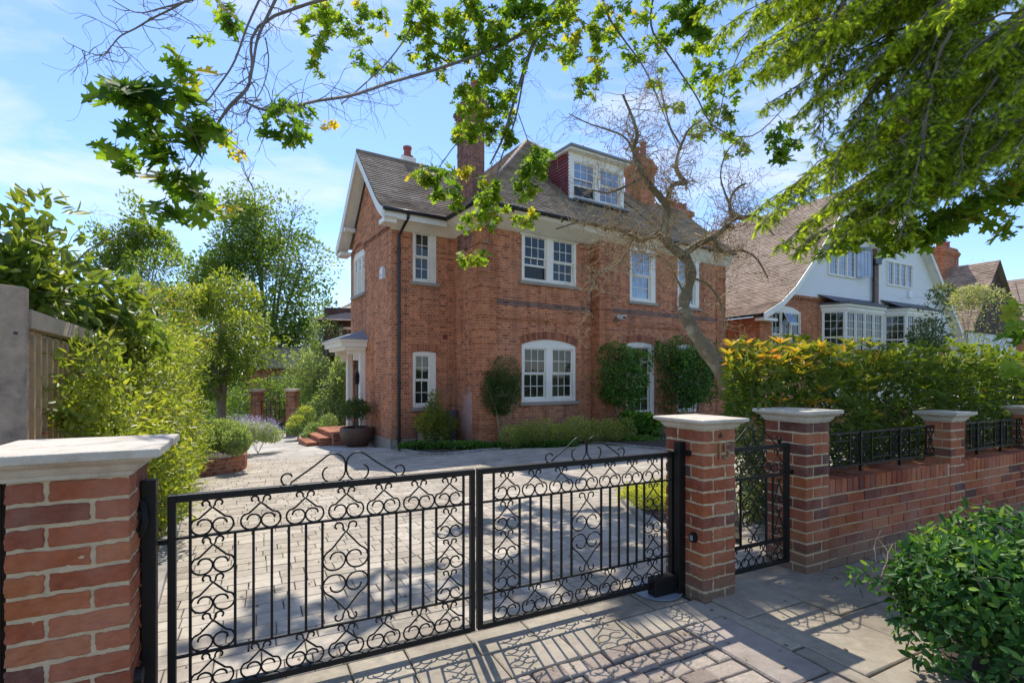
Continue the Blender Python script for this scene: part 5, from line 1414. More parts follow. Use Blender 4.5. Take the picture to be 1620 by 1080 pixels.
# --- plants along the house front
def hb(u, v, b, ru, rv, rd, w=1.0):
    t_ = ht(u, b); p = hw(t_, b, hz(u, v, b)); return (p, (ru/F*p.y, rd, rv/F*p.y), w)
def hbase(u, b): p = hw(ht(u, b), b); return Vector((p.x, p.y, gz(p.x, p.y)))
B = [hb(692, 655, 1.0, 22, 24, .25, 2), hb(690, 632, 1.0, 13, 14, .18, 1), hb(705, 672, .9, 20, 22, .25, 1.6), hb(672, 668, .9, 16, 16, .2, 1), hb(690, 688, .8, 22, 16, .25, 1)]
shrub('pieris_bush', 'leafy upright bush against the recessed wall beside the low window', 'bush', hbase(695, 1.0), B, 4600, .085, NARROW, 'leaf_laurel', 8, tbase=.62, clump=.3, keep=-.5)
B = [hb(795, 600, -.15, 30, 26, .3, 2.2), hb(792, 628, -.15, 32, 22, .3, 2), hb(775, 612, -.12, 14, 30, .25, 1), hb(812, 615, -.2, 15, 28, .25, 1), hb(796, 580, -.1, 18, 10, .2, .7), hb(790, 650, -.15, 22, 10, .25, .6)]
shrub('wall_trained_shrub', 'dark feathery shrub on bare pale stems beside the ground floor sash window', 'shrub', hbase(794, -.15), B, 11000, .062, NARROW, 'leaf_dark', 11, tbase=.6, shell=.35, clump=.25, keep=-.3, lump=(.25, .08), stem_mat=M['twig'], stem_r=.014)
B = [hb(988, 598, -.75, 40, 36, .45, 4), hb(975, 562, -.72, 30, 22, .35, 1.6), hb(1005, 570, -.75, 24, 24, .35, 1.2), hb(985, 628, -.75, 36, 18, .4, 1.4), hb(962, 595, -.7, 18, 32, .3, 1)]
shrub('camellia_standard', 'round clipped camellia in front of the tall white garden door', 'camellia', hbase(985, -.75), B, 9000, .08, OVAL, 'leaf_glossy', 6, tbase=.6, shell=.72, clump=.25, keep=-.8, lump=(.28, .13), tvar=.55, face=1.0, out=.5, ttop=.25, stem_mat=M['twig'])
B = [hb(1095, 585, -.9, 42, 46, .5, 4), hb(1070, 560, -.8, 26, 30, .4, 1.6), hb(1120, 590, -1.0, 35, 50, .5, 3), hb(1085, 625, -.9, 40, 26, .4, 1.8), hb(1055, 585, -.75, 16, 30, .3, .8), hb(1140, 560, -1.0, 20, 25, .4, 1), hb(1040, 548, -.7, 6, 12, .2, .15)]
shrub('camellia_bush', 'larger loose camellia between the garden door and the leaning magnolia', 'camellia', hbase(1095, -.9), B, 12500, .09, OVAL, 'leaf_glossy', 8, tbase=.5, shell=.6, clump=.4, keep=-.4, ttop=.3, tvar=.55, face=1.0, out=.5, lump=(.35, .22))
B = []
for u, b in ((812, -.75), (835, -.8), (860, -.95), (885, -1.0), (910, -1.05), (935, -1.1), (960, -1.2), (985, -1.3)):
    B.append(hb(u, 688-(6 if u > 840 else -3)+random.uniform(-3, 3), b, 22, 21, .38, 1))
shrub('euonymus_hedge', 'low mound of yellow-green shrubs under the ground floor window', 'hedge', hbase(890, -1.0), B, 17000, .048, SMALL, 'leaf_brown', 14, tbase=.62, ttop=.5, shell=.6, clump=.3, keep=-.6, lump=(.3, .09), stem_r=.006)
B = [hb(1012, 668, -1.15, 26, 14, .35, 2), hb(1030, 675, -1.3, 18, 16, .35, 1), hb(995, 660, -1.05, 14, 9, .3, .6)]
shrub('hydrangea', 'broad-leaved green hydrangea at the foot of the garden door', 'hydrangea', hbase(1012, -1.1), B, 1700, .13, ROUND, 'leaf_glossy', 6, tbase=.75, updir=1.2)
B = [hb(1020, 700, -1.75, 26, 11, .35, 2), hb(1045, 705, -1.8, 20, 12, .35, 1), hb(1000, 697, -1.6, 18, 9, .3, 1), hb(1068, 708, -1.9, 20, 12, .3, 1)]
t = shrub('geranium_patch', 'low white-flowered ground cover at the right end of the front border', 'flowers', hbase(1030, -1.75), B, 5200, .05, ROUND, 'leaf_glossy', 4, tbase=.7, updir=1, stem_r=.004)
P, D = blob_points(B, 260, .95); P[:, 2] = np.abs(P[:, 2]-P[:, 2].mean())*.6+P[:, 2].mean()
leaves('flowers', P, D+np.array([0, -.4, 1]), rnd_dirs(len(P)), np.full(len(P), .035), RNG.random(len(P)), SMALL, M['white_petal'], t)
B = [hb(u, 706+random.uniform(-3, 2), b, 15, 5.5, .2, 1) for u, b in ((645, .95), (662, .6), (685, .35), (705, .15), (725, -.1), (745, -.45), (765, -.55), (790, -.6), (815, -.65), (840, -.85), (700, .6), (735, .3), (870, -1.15), (900, -1.3))]
shrub('ground_cover', 'low leafy ground cover along the granite edging below the windows', 'ground cover', hbase(740, -.3), B, 9000, .065, ROUND, 'leaf_glossy', 4, tbase=.6, updir=1.1, stem_r=.004)
p = hw(ht(682, 1.1), 1.1, 0); cb = thing('utility_cabinet', 'low brick box with dark slate lid beside the recessed wall', 'cabinet', (p.x, p.y, gz(p.x, p.y)), HOUSE_ROT)
mbox('box_body', cb, (-.22, .22, 0, .42, -.05, .40), mat='sill_stone'); mbox('lid', cb, (-.27, .27, -.06, .45, .40, .445), mat='slate')
p = hw(-.06, .95, 0); mb = MB(); wt_ = thing('water_butt', 'slim dark water butt in the corner beside the pilaster', 'water butt', (hw(-.22, 1.28).x, hw(-.22, 1.28).y, ZG+.08)); mb.lathe((0, 0, 0), [(.15, 0), (.16, .6), (.15, .95), (.17, .96), (.17, 1.0)], 16); mb.build('barrel', M['slate'], wt_)
# side border
B = []
for u, v in ((1010, 785), (1035, 790), (1050, 800), (1025, 800), (1060, 780), (1000, 783), (1045, 775)):
    g = G(u, v+8); B.append(((g.x, g.y, g.z+.09), (.2, .2, .11), 1))
shrub('golden_marjoram', 'low golden leafy mound in the small curved border', 'herbs', G(1035, 800), B, 5500, .032, SMALL, 'yellow_petal', 5, tbase=.35, stem_r=.003)
B = []
for u, v, Y in ((1185, 770, 4.9), (1205, 740, 5.1), (1225, 780, 5.0), (1195, 800, 4.6), (1215, 700, 5.2), (1180, 720, 5.3), (1175, 690, 5.5)):
    B.append(blob(u, v, Y, 20, 24, .2, 1))
shrub('path_border_shrub', 'straggly pale shrub seen through the small garden gate', 'shrub', base(1200, 5.0), B, 1500, .085, NARROW, 'leaf_varieg', 7, tbase=.45, shell=.3)
# --- photinia hedge behind the street wall
n_h = 27000
S = RNG.random(n_h)*12.0; Nn = np.zeros(n_h); Z = np.zeros(n_h)
side = RNG.random(n_h); dpt = RNG.exponential(.10, n_h)
top_h = 1.57+.09*np.sin(S*3.1)+.07*np.sin(S*7.3+1)
front = side < .55
Z = np.where(front, .25+RNG.random(n_h)*1.42, top_h-dpt*.8); Nn = np.where(front, .40+dpt*.9, .40+RNG.random(n_h)*1.3)
endf = RNG.random(n_h) < .13
S = np.where(endf, RNG.exponential(.12, n_h), S); Nn = np.where(endf, .4+RNG.random(n_h)*1.4, Nn); Z = np.where(endf, .1+RNG.random(n_h)*1.5, Z)
S += .35; Z = np.minimum(Z, top_h)+RNG.normal(size=n_h)*.035
bump = .10*np.sin(S*5.1)+.07*np.sin(Z*9+S*3); Nn = Nn-np.where(front, bump, 0)*.8
Z -= .02*Nn
S = S-.35+np.maximum(.98, (.147+.8225*Nn)/.706+.02)
near = np.clip(1-np.maximum(S-.3, 0)/2.6, 0, 1)
P = np.stack([PX+.894*S-.447*Nn, PY+.447*S+.894*Nn, Z], 1)
out_ = np.stack([np.where(front, .447, 0)-np.where(endf, .8, 0), np.where(front, -.894, 0)-np.where(endf, .4, 0), np.where(front, .2, .9)], 1)
ax = out_*.7+RNG.normal(size=(n_h, 3))*.6+np.array([0, 0, .15])
up = RNG.normal(size=(n_h, 3))*.5+np.array([.1, -.2, .9])
hz01 = np.clip((Z-.5)/1.1, 0, 1)
T = .22+.33*hz01**1.5+.24*near*hz01**2+RNG.normal(size=n_h)*.12
near = np.clip(1-np.maximum(S-1.0, 0)/2.4, 0, 1)
uu = CU+F*P[:, 0]/P[:, 1]; kp_ = ~((uu < 1232) & (P[:, 2] < 1.02)); P, ax, up, T = P[kp_], ax[kp_], up[kp_], T[kp_]; n_h = len(P)
hg = thing('photinia_hedge', 'tall hedge with gold and orange young leaves behind the street wall', 'hedge', st(1.2, .9, 0))
leaves('foliage', P, ax, up, .085*(1+RNG.normal(size=n_h)*.2).clip(.5, 1.6), np.clip(T, 0, 1), NARROW, M['leaf_photinia'], hg)
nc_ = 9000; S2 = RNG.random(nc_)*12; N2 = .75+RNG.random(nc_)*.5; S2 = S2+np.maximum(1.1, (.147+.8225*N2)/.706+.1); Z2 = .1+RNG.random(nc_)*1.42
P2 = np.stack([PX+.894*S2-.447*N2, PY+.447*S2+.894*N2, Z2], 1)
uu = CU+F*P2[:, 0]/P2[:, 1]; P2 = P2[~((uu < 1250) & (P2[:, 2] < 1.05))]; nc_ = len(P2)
leaves('inner_foliage', P2, rnd_dirs(nc_), rnd_dirs(nc_), np.full(nc_, .12), RNG.random(nc_)*.25, NARROW, M['leaf_photinia'], hg)  # tinted dark, so the shade inside the hedge is in the leaf colour
# orange leading shoots: rosettes of long leaves
n_r = 420; Nn = .45+RNG.random(n_r)*.9; S = np.maximum(.98, (.147+.8225*Nn)/.706)+RNG.random(n_r)**1.3*9; z = 1.56+.09*np.sin(S*3.1)+RNG.random(n_r)*.16
ll = RNG.random(n_r) < .3; z = np.where(ll, .9+RNG.random(n_r)*.8, z); Nn = np.where(ll, .36, Nn)
cen = np.stack([PX+.894*S-.447*Nn, PY+.447*S+.894*Nn, z], 1); low_ = (CU+F*cen[:, 0]/cen[:, 1] < 1232) & (cen[:, 2] < 1.1); cen[low_, 2] = 1.5; cen = np.repeat(cen, 7, axis=0)
th = np.tile(np.arange(7)*2.4, n_r)+np.repeat(RNG.random(n_r)*6, 7)
ax = np.stack([np.cos(th), np.sin(th), .65+RNG.random(len(th))*.6], 1); sc = np.repeat(np.clip(1-(S-.3)/3.2, 0, 1), 7)
leaves('young_shoots', cen, ax, np.stack([-np.cos(th), -np.sin(th), np.full(len(th), .9)], 1), .095*(1+RNG.normal(size=len(th))*.2), np.clip(.58+.34*sc+RNG.normal(size=len(th))*.07, 0, 1), NARROW, M['leaf_photinia'], hg)
mb = MB(); mb.tint(.5)
for i in range(90):
    s_ = 1.9+random.random()*10; q = st(s_, .75+random.uniform(-.1, .4), 0)
    grow(mb, q, (random.uniform(-.2, .2), random.uniform(-.2, .2), 1), .8, .014, 2, .5, 3, .12, .4)
o = mb.build('stem', M['bark'], hg); o.location = -hg.location
# --- glossy bush on the pavement
bc = Vector((2.36, 2.42, 0))
B = [(bc+Vector((.02, 0, .41)), (.52, .40, .315), 4), (bc+Vector((-.25, -.05, .47)), (.28, .27, .23), 1.6), (bc+Vector((.25, 0, .47)), (.4, .4, .24), 1.6), (bc+Vector((-.15, -.1, .27)), (.40, .33, .22), 1.3), (bc+Vector((.3, -.1, .30)), (.4, .3, .2), 1.2), (bc+Vector((-.58, .1, .42)), (.12, .08, .05), .06)]
shrub('clipped_bush', 'glossy dark green clipped bush on the pavement at bottom right', 'bush', bc, B, 9500, .050, OVAL, 'leaf_glossy', 18, tbase=.28, ttop=.42, tvar=.6, shell=.80, updir=.5, out=.35, face=1.3, droop=.15, stem_r=.012, sv=.35, lump=(.2, .05))
sp = [st(.42+a, -1.15+b) for a, b in ((.28, -.55), (1.6, -.55), (1.6, .5), (.28, .5))]
bed('tree_pit', [bc+Vector((x, y, 0)) for x, y in ((-.42, -.5), (1.2, -.1), (1.2, .6), (-.1, .42))], .006)
# variegated shrubs before the white house
B = [blob(1480, 510, 20, 26, 45, .9, 2), blob(1490, 470, 20, 16, 22, .6, 1), blob(1465, 530, 19.5, 22, 25, .7, 1)]
shrub('dark_holly', 'upright variegated shrub in front of the white gable bay', 'shrub', base(1480, 20), B, 5000, .14, OVAL, 'leaf_varieg', 6, tbase=.25, clump=.8, keep=-.3)
B = [blob(1550, 495, 17, 42, 45, .9, 3), blob(1535, 470, 17, 22, 20, .6, 1), blob(1575, 515, 16.5, 40, 35, .8, 1.5), blob(1605, 510, 16, 22, 35, .7, 1)]
shrub('variegated_shrub', 'pale cream and green shrub behind the hedge at the right', 'shrub', base(1550, 17), B, 8500, .10, OVAL, 'leaf_varieg', 7, tbase=.75, clump=.7, keep=-.3)
# ================================================================ magnolia, oak and conifer
MY = 7.6
mg = thing('magnolia_tree', 'leaning bare magnolia with twisting lichen-spotted branches before the house', 'tree', at(1172, 660, MY)-Vector((0, 0, .9)))
mb = MB(); mb.tint(.5); tips = []
def limb(pp, r0, r1, dy=0.0, twigs=3, tl=.5, key=1.0):
    r0 *= 1.2; r1 *= 1.5
    pts = [at(u, v, MY+dy*i/max(1, len(pp)-1)+random.uniform(-.05, .05)) for i, (u, v) in enumerate(pp)]
    p = smooth_path(pts, 5); mb.tube(p, taper(len(p), r0, r1), 8)
    for i in range(3, len(p), 2):
        for _ in range(twigs):
            if random.random() < .5:
                r = (r0+(r1-r0)*i/len(p))*.35
                d = Vector((random.gauss(0, 1), random.gauss(0, .8), random.gauss(.15, .8)))
                grow(tw, p[i], d, tl*random.uniform(.5, 1.1), max(.005, min(r, .011)), 2, .85, 3, .42, .12, tips, .0024, 5, 3)
    return p
tw = MB(); tw.tint(.5)
trunk_px = [(1186, 700), (1172, 648), (1150, 604), (1122, 560), (1096, 522), (1083, 490), (1084, 468), (1092, 440), (1089, 415), (1079, 402)]
pts = [at(u, v, MY) for u, v in trunk_px]; p = smooth_path(pts, 5)
n_ = len(p); mb.tube(p, [ .130-.062*(i/n_)**.8+.012*math.sin(i*.9) for i in range(n_)], 12)
limb([(1079, 403), (1060, 388), (1051, 366), (1055, 330), (1046, 314), (1029, 294), (1019, 278), (1007, 255), (1003, 235), (1008, 212), (998, 180), (985, 150)], .062, .010, -.5, 3, .55)
limb([(1050, 366), (1040, 370), (1015, 380), (998, 372), (973, 361), (945, 355), (915, 352), (880, 362)], .034, .007, -.7, 4, .5)
limb([(1055, 334), (1060, 300), (1072, 290), (1086, 290), (1070, 270), (1071, 250), (1078, 230), (1090, 205), (1112, 190)], .036, .008, .5, 3, .5)
limb([(1019, 280), (1000, 290), (985, 297), (960, 305), (935, 300)], .022, .006, -.4, 4, .45)
limb([(1083, 401), (1103, 387), (1129, 374), (1148, 360), (1157, 345), (1154, 320), (1164, 300), (1180, 290)], .048, .009, .4, 3, .5)
limb([(1150, 358), (1162, 346), (1176, 344), (1195, 341), (1208, 352), (1224, 372)], .026, .008, .6, 4, .45)
limb([(1129, 374), (1136, 392), (1150, 398), (1172, 396), (1196, 408), (1215, 440)], .026, .007, .3, 4, .45)
limb([(1004, 372), (990, 400), (975, 420), (950, 432), (930, 470), (925, 500)], .016, .005, -.6, 4, .4)
limb([(1085, 470), (1070, 440), (1060, 420), (1040, 405), (1010, 415)], .014, .004, -.4, 3, .4)
limb([(1095, 440), (1120, 450), (1140, 480), (1145, 520), (1150, 560)], .018, .006, .2, 3, .4)
limb([(1003, 236), (985, 215), (960, 205), (930, 195), (900, 180)], .014, .004, -.3, 4, .5)
limb([(1078, 232), (1060, 200), (1050, 160), (1040, 120)], .012, .004, .1, 4, .5)
limb([(1154, 322), (1140, 280), (1150, 240), (1175, 215)], .012, .004, .2, 3, .5)
for (u, v, r) in ((1079, 492, .075), (1090, 438, .06)): mb.lathe(tuple(at(u, v, MY-.05)-Vector((.0, .0, .04))), [(r*.6, 0), (r, .03), (r*.9, .07), (r*.4, .09)], 10)
o = mb.build('trunk', M['grey_bark'], mg, smooth=True); o.location = -mg.location
o = tw.build('twigs', M['twig'], mg); o.location = -mg.location
tp_ = np.array([tuple(a) for a, d in tips]); td = np.array([tuple(d) for a, d in tips])
sel = RNG.random(len(tp_)) < .8
leaves('buds', tp_[sel], td[sel], rnd_dirs(int(sel.sum())), np.full(int(sel.sum()), .035), RNG.random(int(sel.sum()))*.3, SMALL, leaf_mat('magnolia_bud', [(0, (.26, .22, .15)), (1, (.5, .43, .3))], .1, .7, (1, 1, 1)), mg)

# --- overhanging oak: boughs reach in from above and behind the camera's right shoulder
ok = thing('overhanging_oak', 'oak boughs with lobed leaves hanging across the sky from above', 'tree', (2.4, -2.5, 0))
ob_ = MB(); ob_.tint(.5); LPs = []; LAx = []; LS = []; LT = []
def far(Y): return Y if Y <= 4.4 else (4.4+(Y-4.4)*3.6 if Y < 5.4 else 8.0+(Y-5.4)*1.2)
def bough(pp, r0, r1, side=0, twl=.5, dens=1.0):
    pts = [at(u, v, far(Y)) for u, v, Y in pp]; g_ = far(pp[len(pp)//2][2])/pp[len(pp)//2][2]; r0 *= g_; r1 *= g_; twl *= g_; p = smooth_path(pts, 5); ob_.tube(p, taper(len(p), r0, r1), 6)
    for i in range(2, len(p)):
        for _ in range(side):
            if random.random() < dens*.5:
                d = Vector((random.gauss(0, 1), random.gauss(0, .6), random.gauss(-.2, .6))); grow(ob_, p[i], d, twl*random.uniform(.4, 1), .005, 1, .7, 2, .3, -.1, None, .0016, 5, 3)
    return p
def far(Y): return Y if Y <= 4.4 else (4.4+(Y-4.4)*3.6 if Y < 5.4 else 8.0+(Y-5.4)*1.2)
def cluster(u, v, Y, ru, rv, n, size, tint=.4, rd=None, stem_to=None):
    if u < 1300: size *= far(Y)/Y; Y = far(Y)
    n = int(n*(2.9 if 630 < u < 900 and v > 100 else 2.3 if u > 480 else 1.0)); tint += .12 if u > 480 else .10
    if u < 480: size *= 1.45; ru *= 1.15; rv *= 1.2; n = int(n*.85)
    c = at(u, v, Y); rx, rz = ru/F*Y, rv/F*Y; rd = rd or (rx+rz)*.5
    m = max(1, n//7)
    for k in range(m):
        a = random.random()*6.28; q = c+Vector((math.cos(a)*rx*random.random()**.5, random.uniform(-rd, rd), math.sin(a)*rz*random.random()**.5))
        base_ = q+Vector((random.gauss(0, .05), random.gauss(0, .05), .10+random.random()*.06))
        ob_.tube([base_, q], .0022, 3, cap=False)
        for j in range(7):
            th = random.random()*6.28; dn = random.uniform(-.9, .1)
            LPs.append(tuple(q+Vector((random.gauss(0, .02), random.gauss(0, .02), random.gauss(0, .03))))); LAx.append((math.cos(th), math.sin(th), dn)); LS.append(size*random.uniform(.5, 1.25)); LT.append(tint+random.gauss(0, .16))
# left limbs
bough([(760, -60, 4.2), (735, 10, 4.2), (690, 60, 4.2), (640, 125, 4.1), (606, 140, 4.1), (560, 130, 4.0), (500, 120, 4), (420, 180, 4), (345, 205, 3.9)][:1]+[(742, 0, 4.2), (722, 40, 4.2), (698, 80, 4.2), (680, 112, 4.15), (640, 160, 4.1), (600, 190, 4.1)][:0]+[(738, 4, 4.2), (412+10, 60, 4.1)][:0]+[(712, 20, 4.2), (470+0, 48, 4.2)][:0]+[(435, 25, 4.2), (398, 110, 4.15), (392, 140, 4.1), (360, 175, 4.05), (332, 212, 4.0), (300, 230, 4.0)], .014, .005, 2, .35, .7)
bough([(450, -30, 4.2), (430, 12, 4.2), (408, 60, 4.15), (400, 105, 4.1), (391, 138, 4.1), (362, 168, 4.05), (338, 205, 4.0), (318, 235, 3.95), (300, 265, 3.9)], .014, .005, 2, .35, .7)
bough([(420, -20, 4.4), (392, 40, 4.3), (372, 95, 4.3), (350, 130, 4.2), (320, 165, 4.1), (280, 160, 4.0), (225, 150, 3.9)], .010, .004, 1, .35, .5)
bough([(330, -20, 4.6), (280, 10, 4.6), (240, 30, 4.6), (215, 45, 4.6), (190, 58, 4.6), (175, 75, 4.6), (160, 88, 4.6), (130, 80, 4.6)], .010, .003, 2, .45, .9)
bough([(340, -10, 4.4), (260, 12, 4.5), (215, 20, 4.6), (170, -5, 4.6)], .008, .003, 1, .4, .6)
bough([(420, 60, 4.3), (425, 100, 4.3), (415, 140, 4.3), (400, 165, 4.2), (385, 195, 4.2)], .006, .003, 1, .3, .6)
bough([(385, 160, 4.2), (430, 175, 4.4), (500, 160, 4.6), (560, 150, 4.8), (620, 130, 5.1), (690, 110, 5.4), (760, 85, 5.7), (830, 50, 6.0), (900, -20, 6.2)], .007, .022, 2, .5, .8)
bough([(540, 165, 4.8), (580, 130, 5.0), (620, 90, 5.3), (650, 40, 5.5), (650, -20, 5.6)], .005, .010, 2, .5, .7)
bough([(980, -60, 6.5), (900, 10, 6.2), (850, 60, 6.1), (830, 110, 6.0), (812, 165, 6.0), (795, 220, 5.9), (775, 260, 5.8)], .034, .008, 3, .5, .9)
bough([(830, 110, 6.0), (815, 190, 6.0), (790, 260, 6.0), (780, 330, 5.9), (760, 400, 5.8)], .012, .003, 2, .3, .8)
bough([(800, 170, 6.0), (760, 190, 5.8), (720, 230, 5.6), (690, 270, 5.5), (660, 290, 5.4)], .008, .003, 2, .35, .9)
bough([(820, 180, 6.0), (840, 240, 5.9), (845, 290, 5.8)], .006, .003, 1, .3, .8)
bough([(940, -60, 6.0), (960, 20, 6.0), (985, 60, 6.1), (1020, 110, 6.2), (1050, 180, 6.3), (1075, 240, 6.4)], .016, .004, 2, .5, .8)
bough([(1040, -40, 6.0), (1030, 40, 6.0), (1060, 90, 6.1), (1100, 150, 6.2), (1130, 200, 6.2), (1190, 215, 6.2), (1250, 160, 6.2)], .014, .006, 2, .4, .7)
bough([(1180, 60, 6.2), (1150, 130, 6.2), (1130, 200, 6.2), (1080, 215, 6.2)], .008, .004, 1, .4, .7)
# leaf clusters: (u, v, Y, ru, rv, n, leaf, tint)
for c_ in ((205, 155, 3.9, 35, 20, 26, .20, .3), (245, 150, 3.9, 42, 25, 34, .17, .35), (280, 195, 3.9, 35, 20, 30, .15, .35), (235, 200, 3.9, 22, 20, 16, .15, .35), (315, 200, 3.9, 18, 16, 18, .14, .35), (235, 240, 3.9, 38, 20, 34, .14, .4), (195, 245, 3.9, 16, 14, 8, .12, .4), (265, 270, 3.9, 40, 22, 38, .14, .4), (300, 235, 3.9, 18, 18, 12, .12, .3), (245, 325, 3.9, 22, 14, 12, .19, .3), (300, 285, 3.9, 25, 20, 18, .13, .5), (330, 320, 3.9, 25, 20, 22, .14, .5), (350, 335, 3.9, 12, 16, 8, .13, .75),
          (295, 100, 4.0, 18, 10, 6, .16, .5), (300, 115, 4.0, 8, 8, 3, .14, .9), (320, 70, 4.2, 12, 5, 4, .09, .4), (375, 232, 4.2, 14, 14, 10, .11, .95), (365, 205, 4.2, 10, 8, 4, .09, .7),
          (445, 165, 4.4, 20, 28, 26, .13, .35), (460, 205, 4.4, 22, 26, 26, .13, .35), (480, 170, 4.5, 12, 25, 14, .12, .4), (435, 205, 4.4, 10, 20, 8, .12, .4), (505, 190, 4.5, 14, 12, 6, .11, .95),
          (350, 15, 4.6, 40, 16, 30, .13, .45), (380, 25, 4.6, 15, 10, 10, .12, .5), (510, 40, 5.2, 28, 40, 42, .12, .6), (540, 15, 5.3, 40, 22, 40, .12, .6), (570, 60, 5.3, 32, 30, 40, .11, .5), (510, 90, 5.2, 22, 22, 24, .11, .5), (600, 95, 5.4, 20, 26, 18, .11, .5), (590, 20, 5.4, 22, 22, 22, .12, .6), (480, 10, 5.2, 20, 12, 10, .12, .6),
          (665, 25, 5.6, 35, 28, 46, .13, .65), (700, 60, 5.8, 35, 30, 46, .13, .5), (740, 30, 5.8, 40, 35, 60, .14, .5), (690, 105, 5.7, 20, 16, 18, .12, .5), (790, 30, 5.9, 40, 35, 60, .15, .5), (770, 90, 6.0, 34, 30, 44, .13, .55), (830, 20, 5.8, 30, 25, 40, .16, .5), (640, 70, 5.6, 14, 18, 12, .1, .5),
          (770, 140, 5.9, 30, 30, 50, .12, .5), (750, 190, 5.7, 26, 32, 60, .11, .55), (800, 170, 6.0, 22, 26, 36, .12, .5), (735, 215, 5.7, 16, 18, 20, .1, .6), (790, 215, 5.9, 24, 24, 40, .11, .5), (845, 255, 5.8, 24, 30, 56, .12, .4), (830, 285, 5.8, 18, 18, 24, .12, .45), (700, 290, 5.5, 24, 24, 44, .12, .45), (665, 280, 5.4, 14, 20, 18, .11, .7), (720, 315, 5.5, 14, 14, 14, .11, .5), (775, 310, 5.7, 22, 26, 40, .12, .55), (740, 275, 5.6, 16, 16, 12, .11, .9), (770, 345, 5.7, 24, 18, 30, .11, .6), (755, 412, 5.7, 26, 12, 24, .12, .6), (830, 335, 5.8, 16, 22, 20, .12, .6), (845, 305, 5.8, 10, 10, 8, .11, .7), (740, 350, 5.6, 12, 16, 12, .11, .6),
          (870, 30, 6.0, 34, 34, 50, .14, .55), (925, 20, 6.0, 40, 30, 44, .14, .7), (900, 85, 6.1, 18, 14, 16, .12, .5), (940, 60, 6.1, 22, 26, 26, .13, .55), (935, 125, 6.2, 24, 22, 34, .13, .45), (945, 100, 6.1, 14, 18, 14, .12, .7), (1010, 70, 6.2, 24, 26, 30, .12, .5), (1000, 30, 6.0, 36, 24, 30, .13, .65), (1040, 60, 6.1, 20, 22, 24, .12, .55), (1080, 25, 5.8, 26, 30, 50, .16, .35), (1100, 55, 5.8, 22, 24, 30, .16, .35), (1035, 125, 6.2, 14, 18, 14, .12, .75),
          (1120, 100, 6.0, 30, 30, 44, .13, .45), (1140, 150, 6.2, 34, 30, 50, .13, .45), (1110, 200, 6.2, 22, 18, 22, .12, .5), (1160, 195, 6.2, 26, 20, 30, .12, .5), (1070, 160, 6.2, 16, 18, 14, .12, .6), (1180, 240, 6.2, 24, 14, 16, .12, .5), (1245, 215, 5.2, 24, 20, 22, .14, .3), (1240, 240, 5.2, 16, 18, 14, .15, .3),
          (670, 50, 5.5, 40, 30, 40, .12, .5), (720, 20, 5.6, 40, 26, 44, .12, .6), (760, 60, 5.7, 36, 34, 44, .12, .5), (810, 70, 5.8, 30, 36, 36, .12, .5), (850, 60, 5.8, 26, 30, 30, .12, .6), (890, 60, 5.9, 26, 30, 26, .12, .6), (960, 20, 5.9, 34, 26, 30, .12, .6), (800, 115, 5.7, 30, 24, 34, .11, .5), (740, 150, 5.6, 20, 26, 30, .11, .6),
          (1340, 385, 4.4, 20, 14, 10, .15, .5), (1400, 380, 4.2, 50, 16, 36, .16, .5), (1450, 365, 4.0, 36, 18, 30, .15, .45), (1500, 345, 4.0, 34, 18, 30, .14, .5), (1545, 330, 3.8, 30, 18, 24, .14, .55), (1600, 355, 3.8, 24, 10, 8, .16, .6), (1370, 350, 4.2, 28, 18, 24, .15, .5), (1585, 300, 3.8, 30, 18, 24, .14, .6), (1625, 300, 3.8, 20, 30, 20, .14, .5), (1620, 470, 3.0, 12, 16, 5, .16, .4), (1622, 585, 2.6, 12, 14, 4, .15, .45), (1625, 525, 2.8, 10, 20, 5, .15, .4)):
    cluster(*c_)
leaves('foliage', np.array(LPs), np.array(LAx), np.stack([RNG.normal(size=len(LPs))*.5, RNG.normal(size=len(LPs))*.5-.3, np.ones(len(LPs))*.7], 1), np.array(LS)*.82, np.clip(np.array(LT), 0, 1), OAK, M['leaf_oak'], ok)
o = ob_.build('branches', M['oak_twig'], ok); o.location = -ok.location

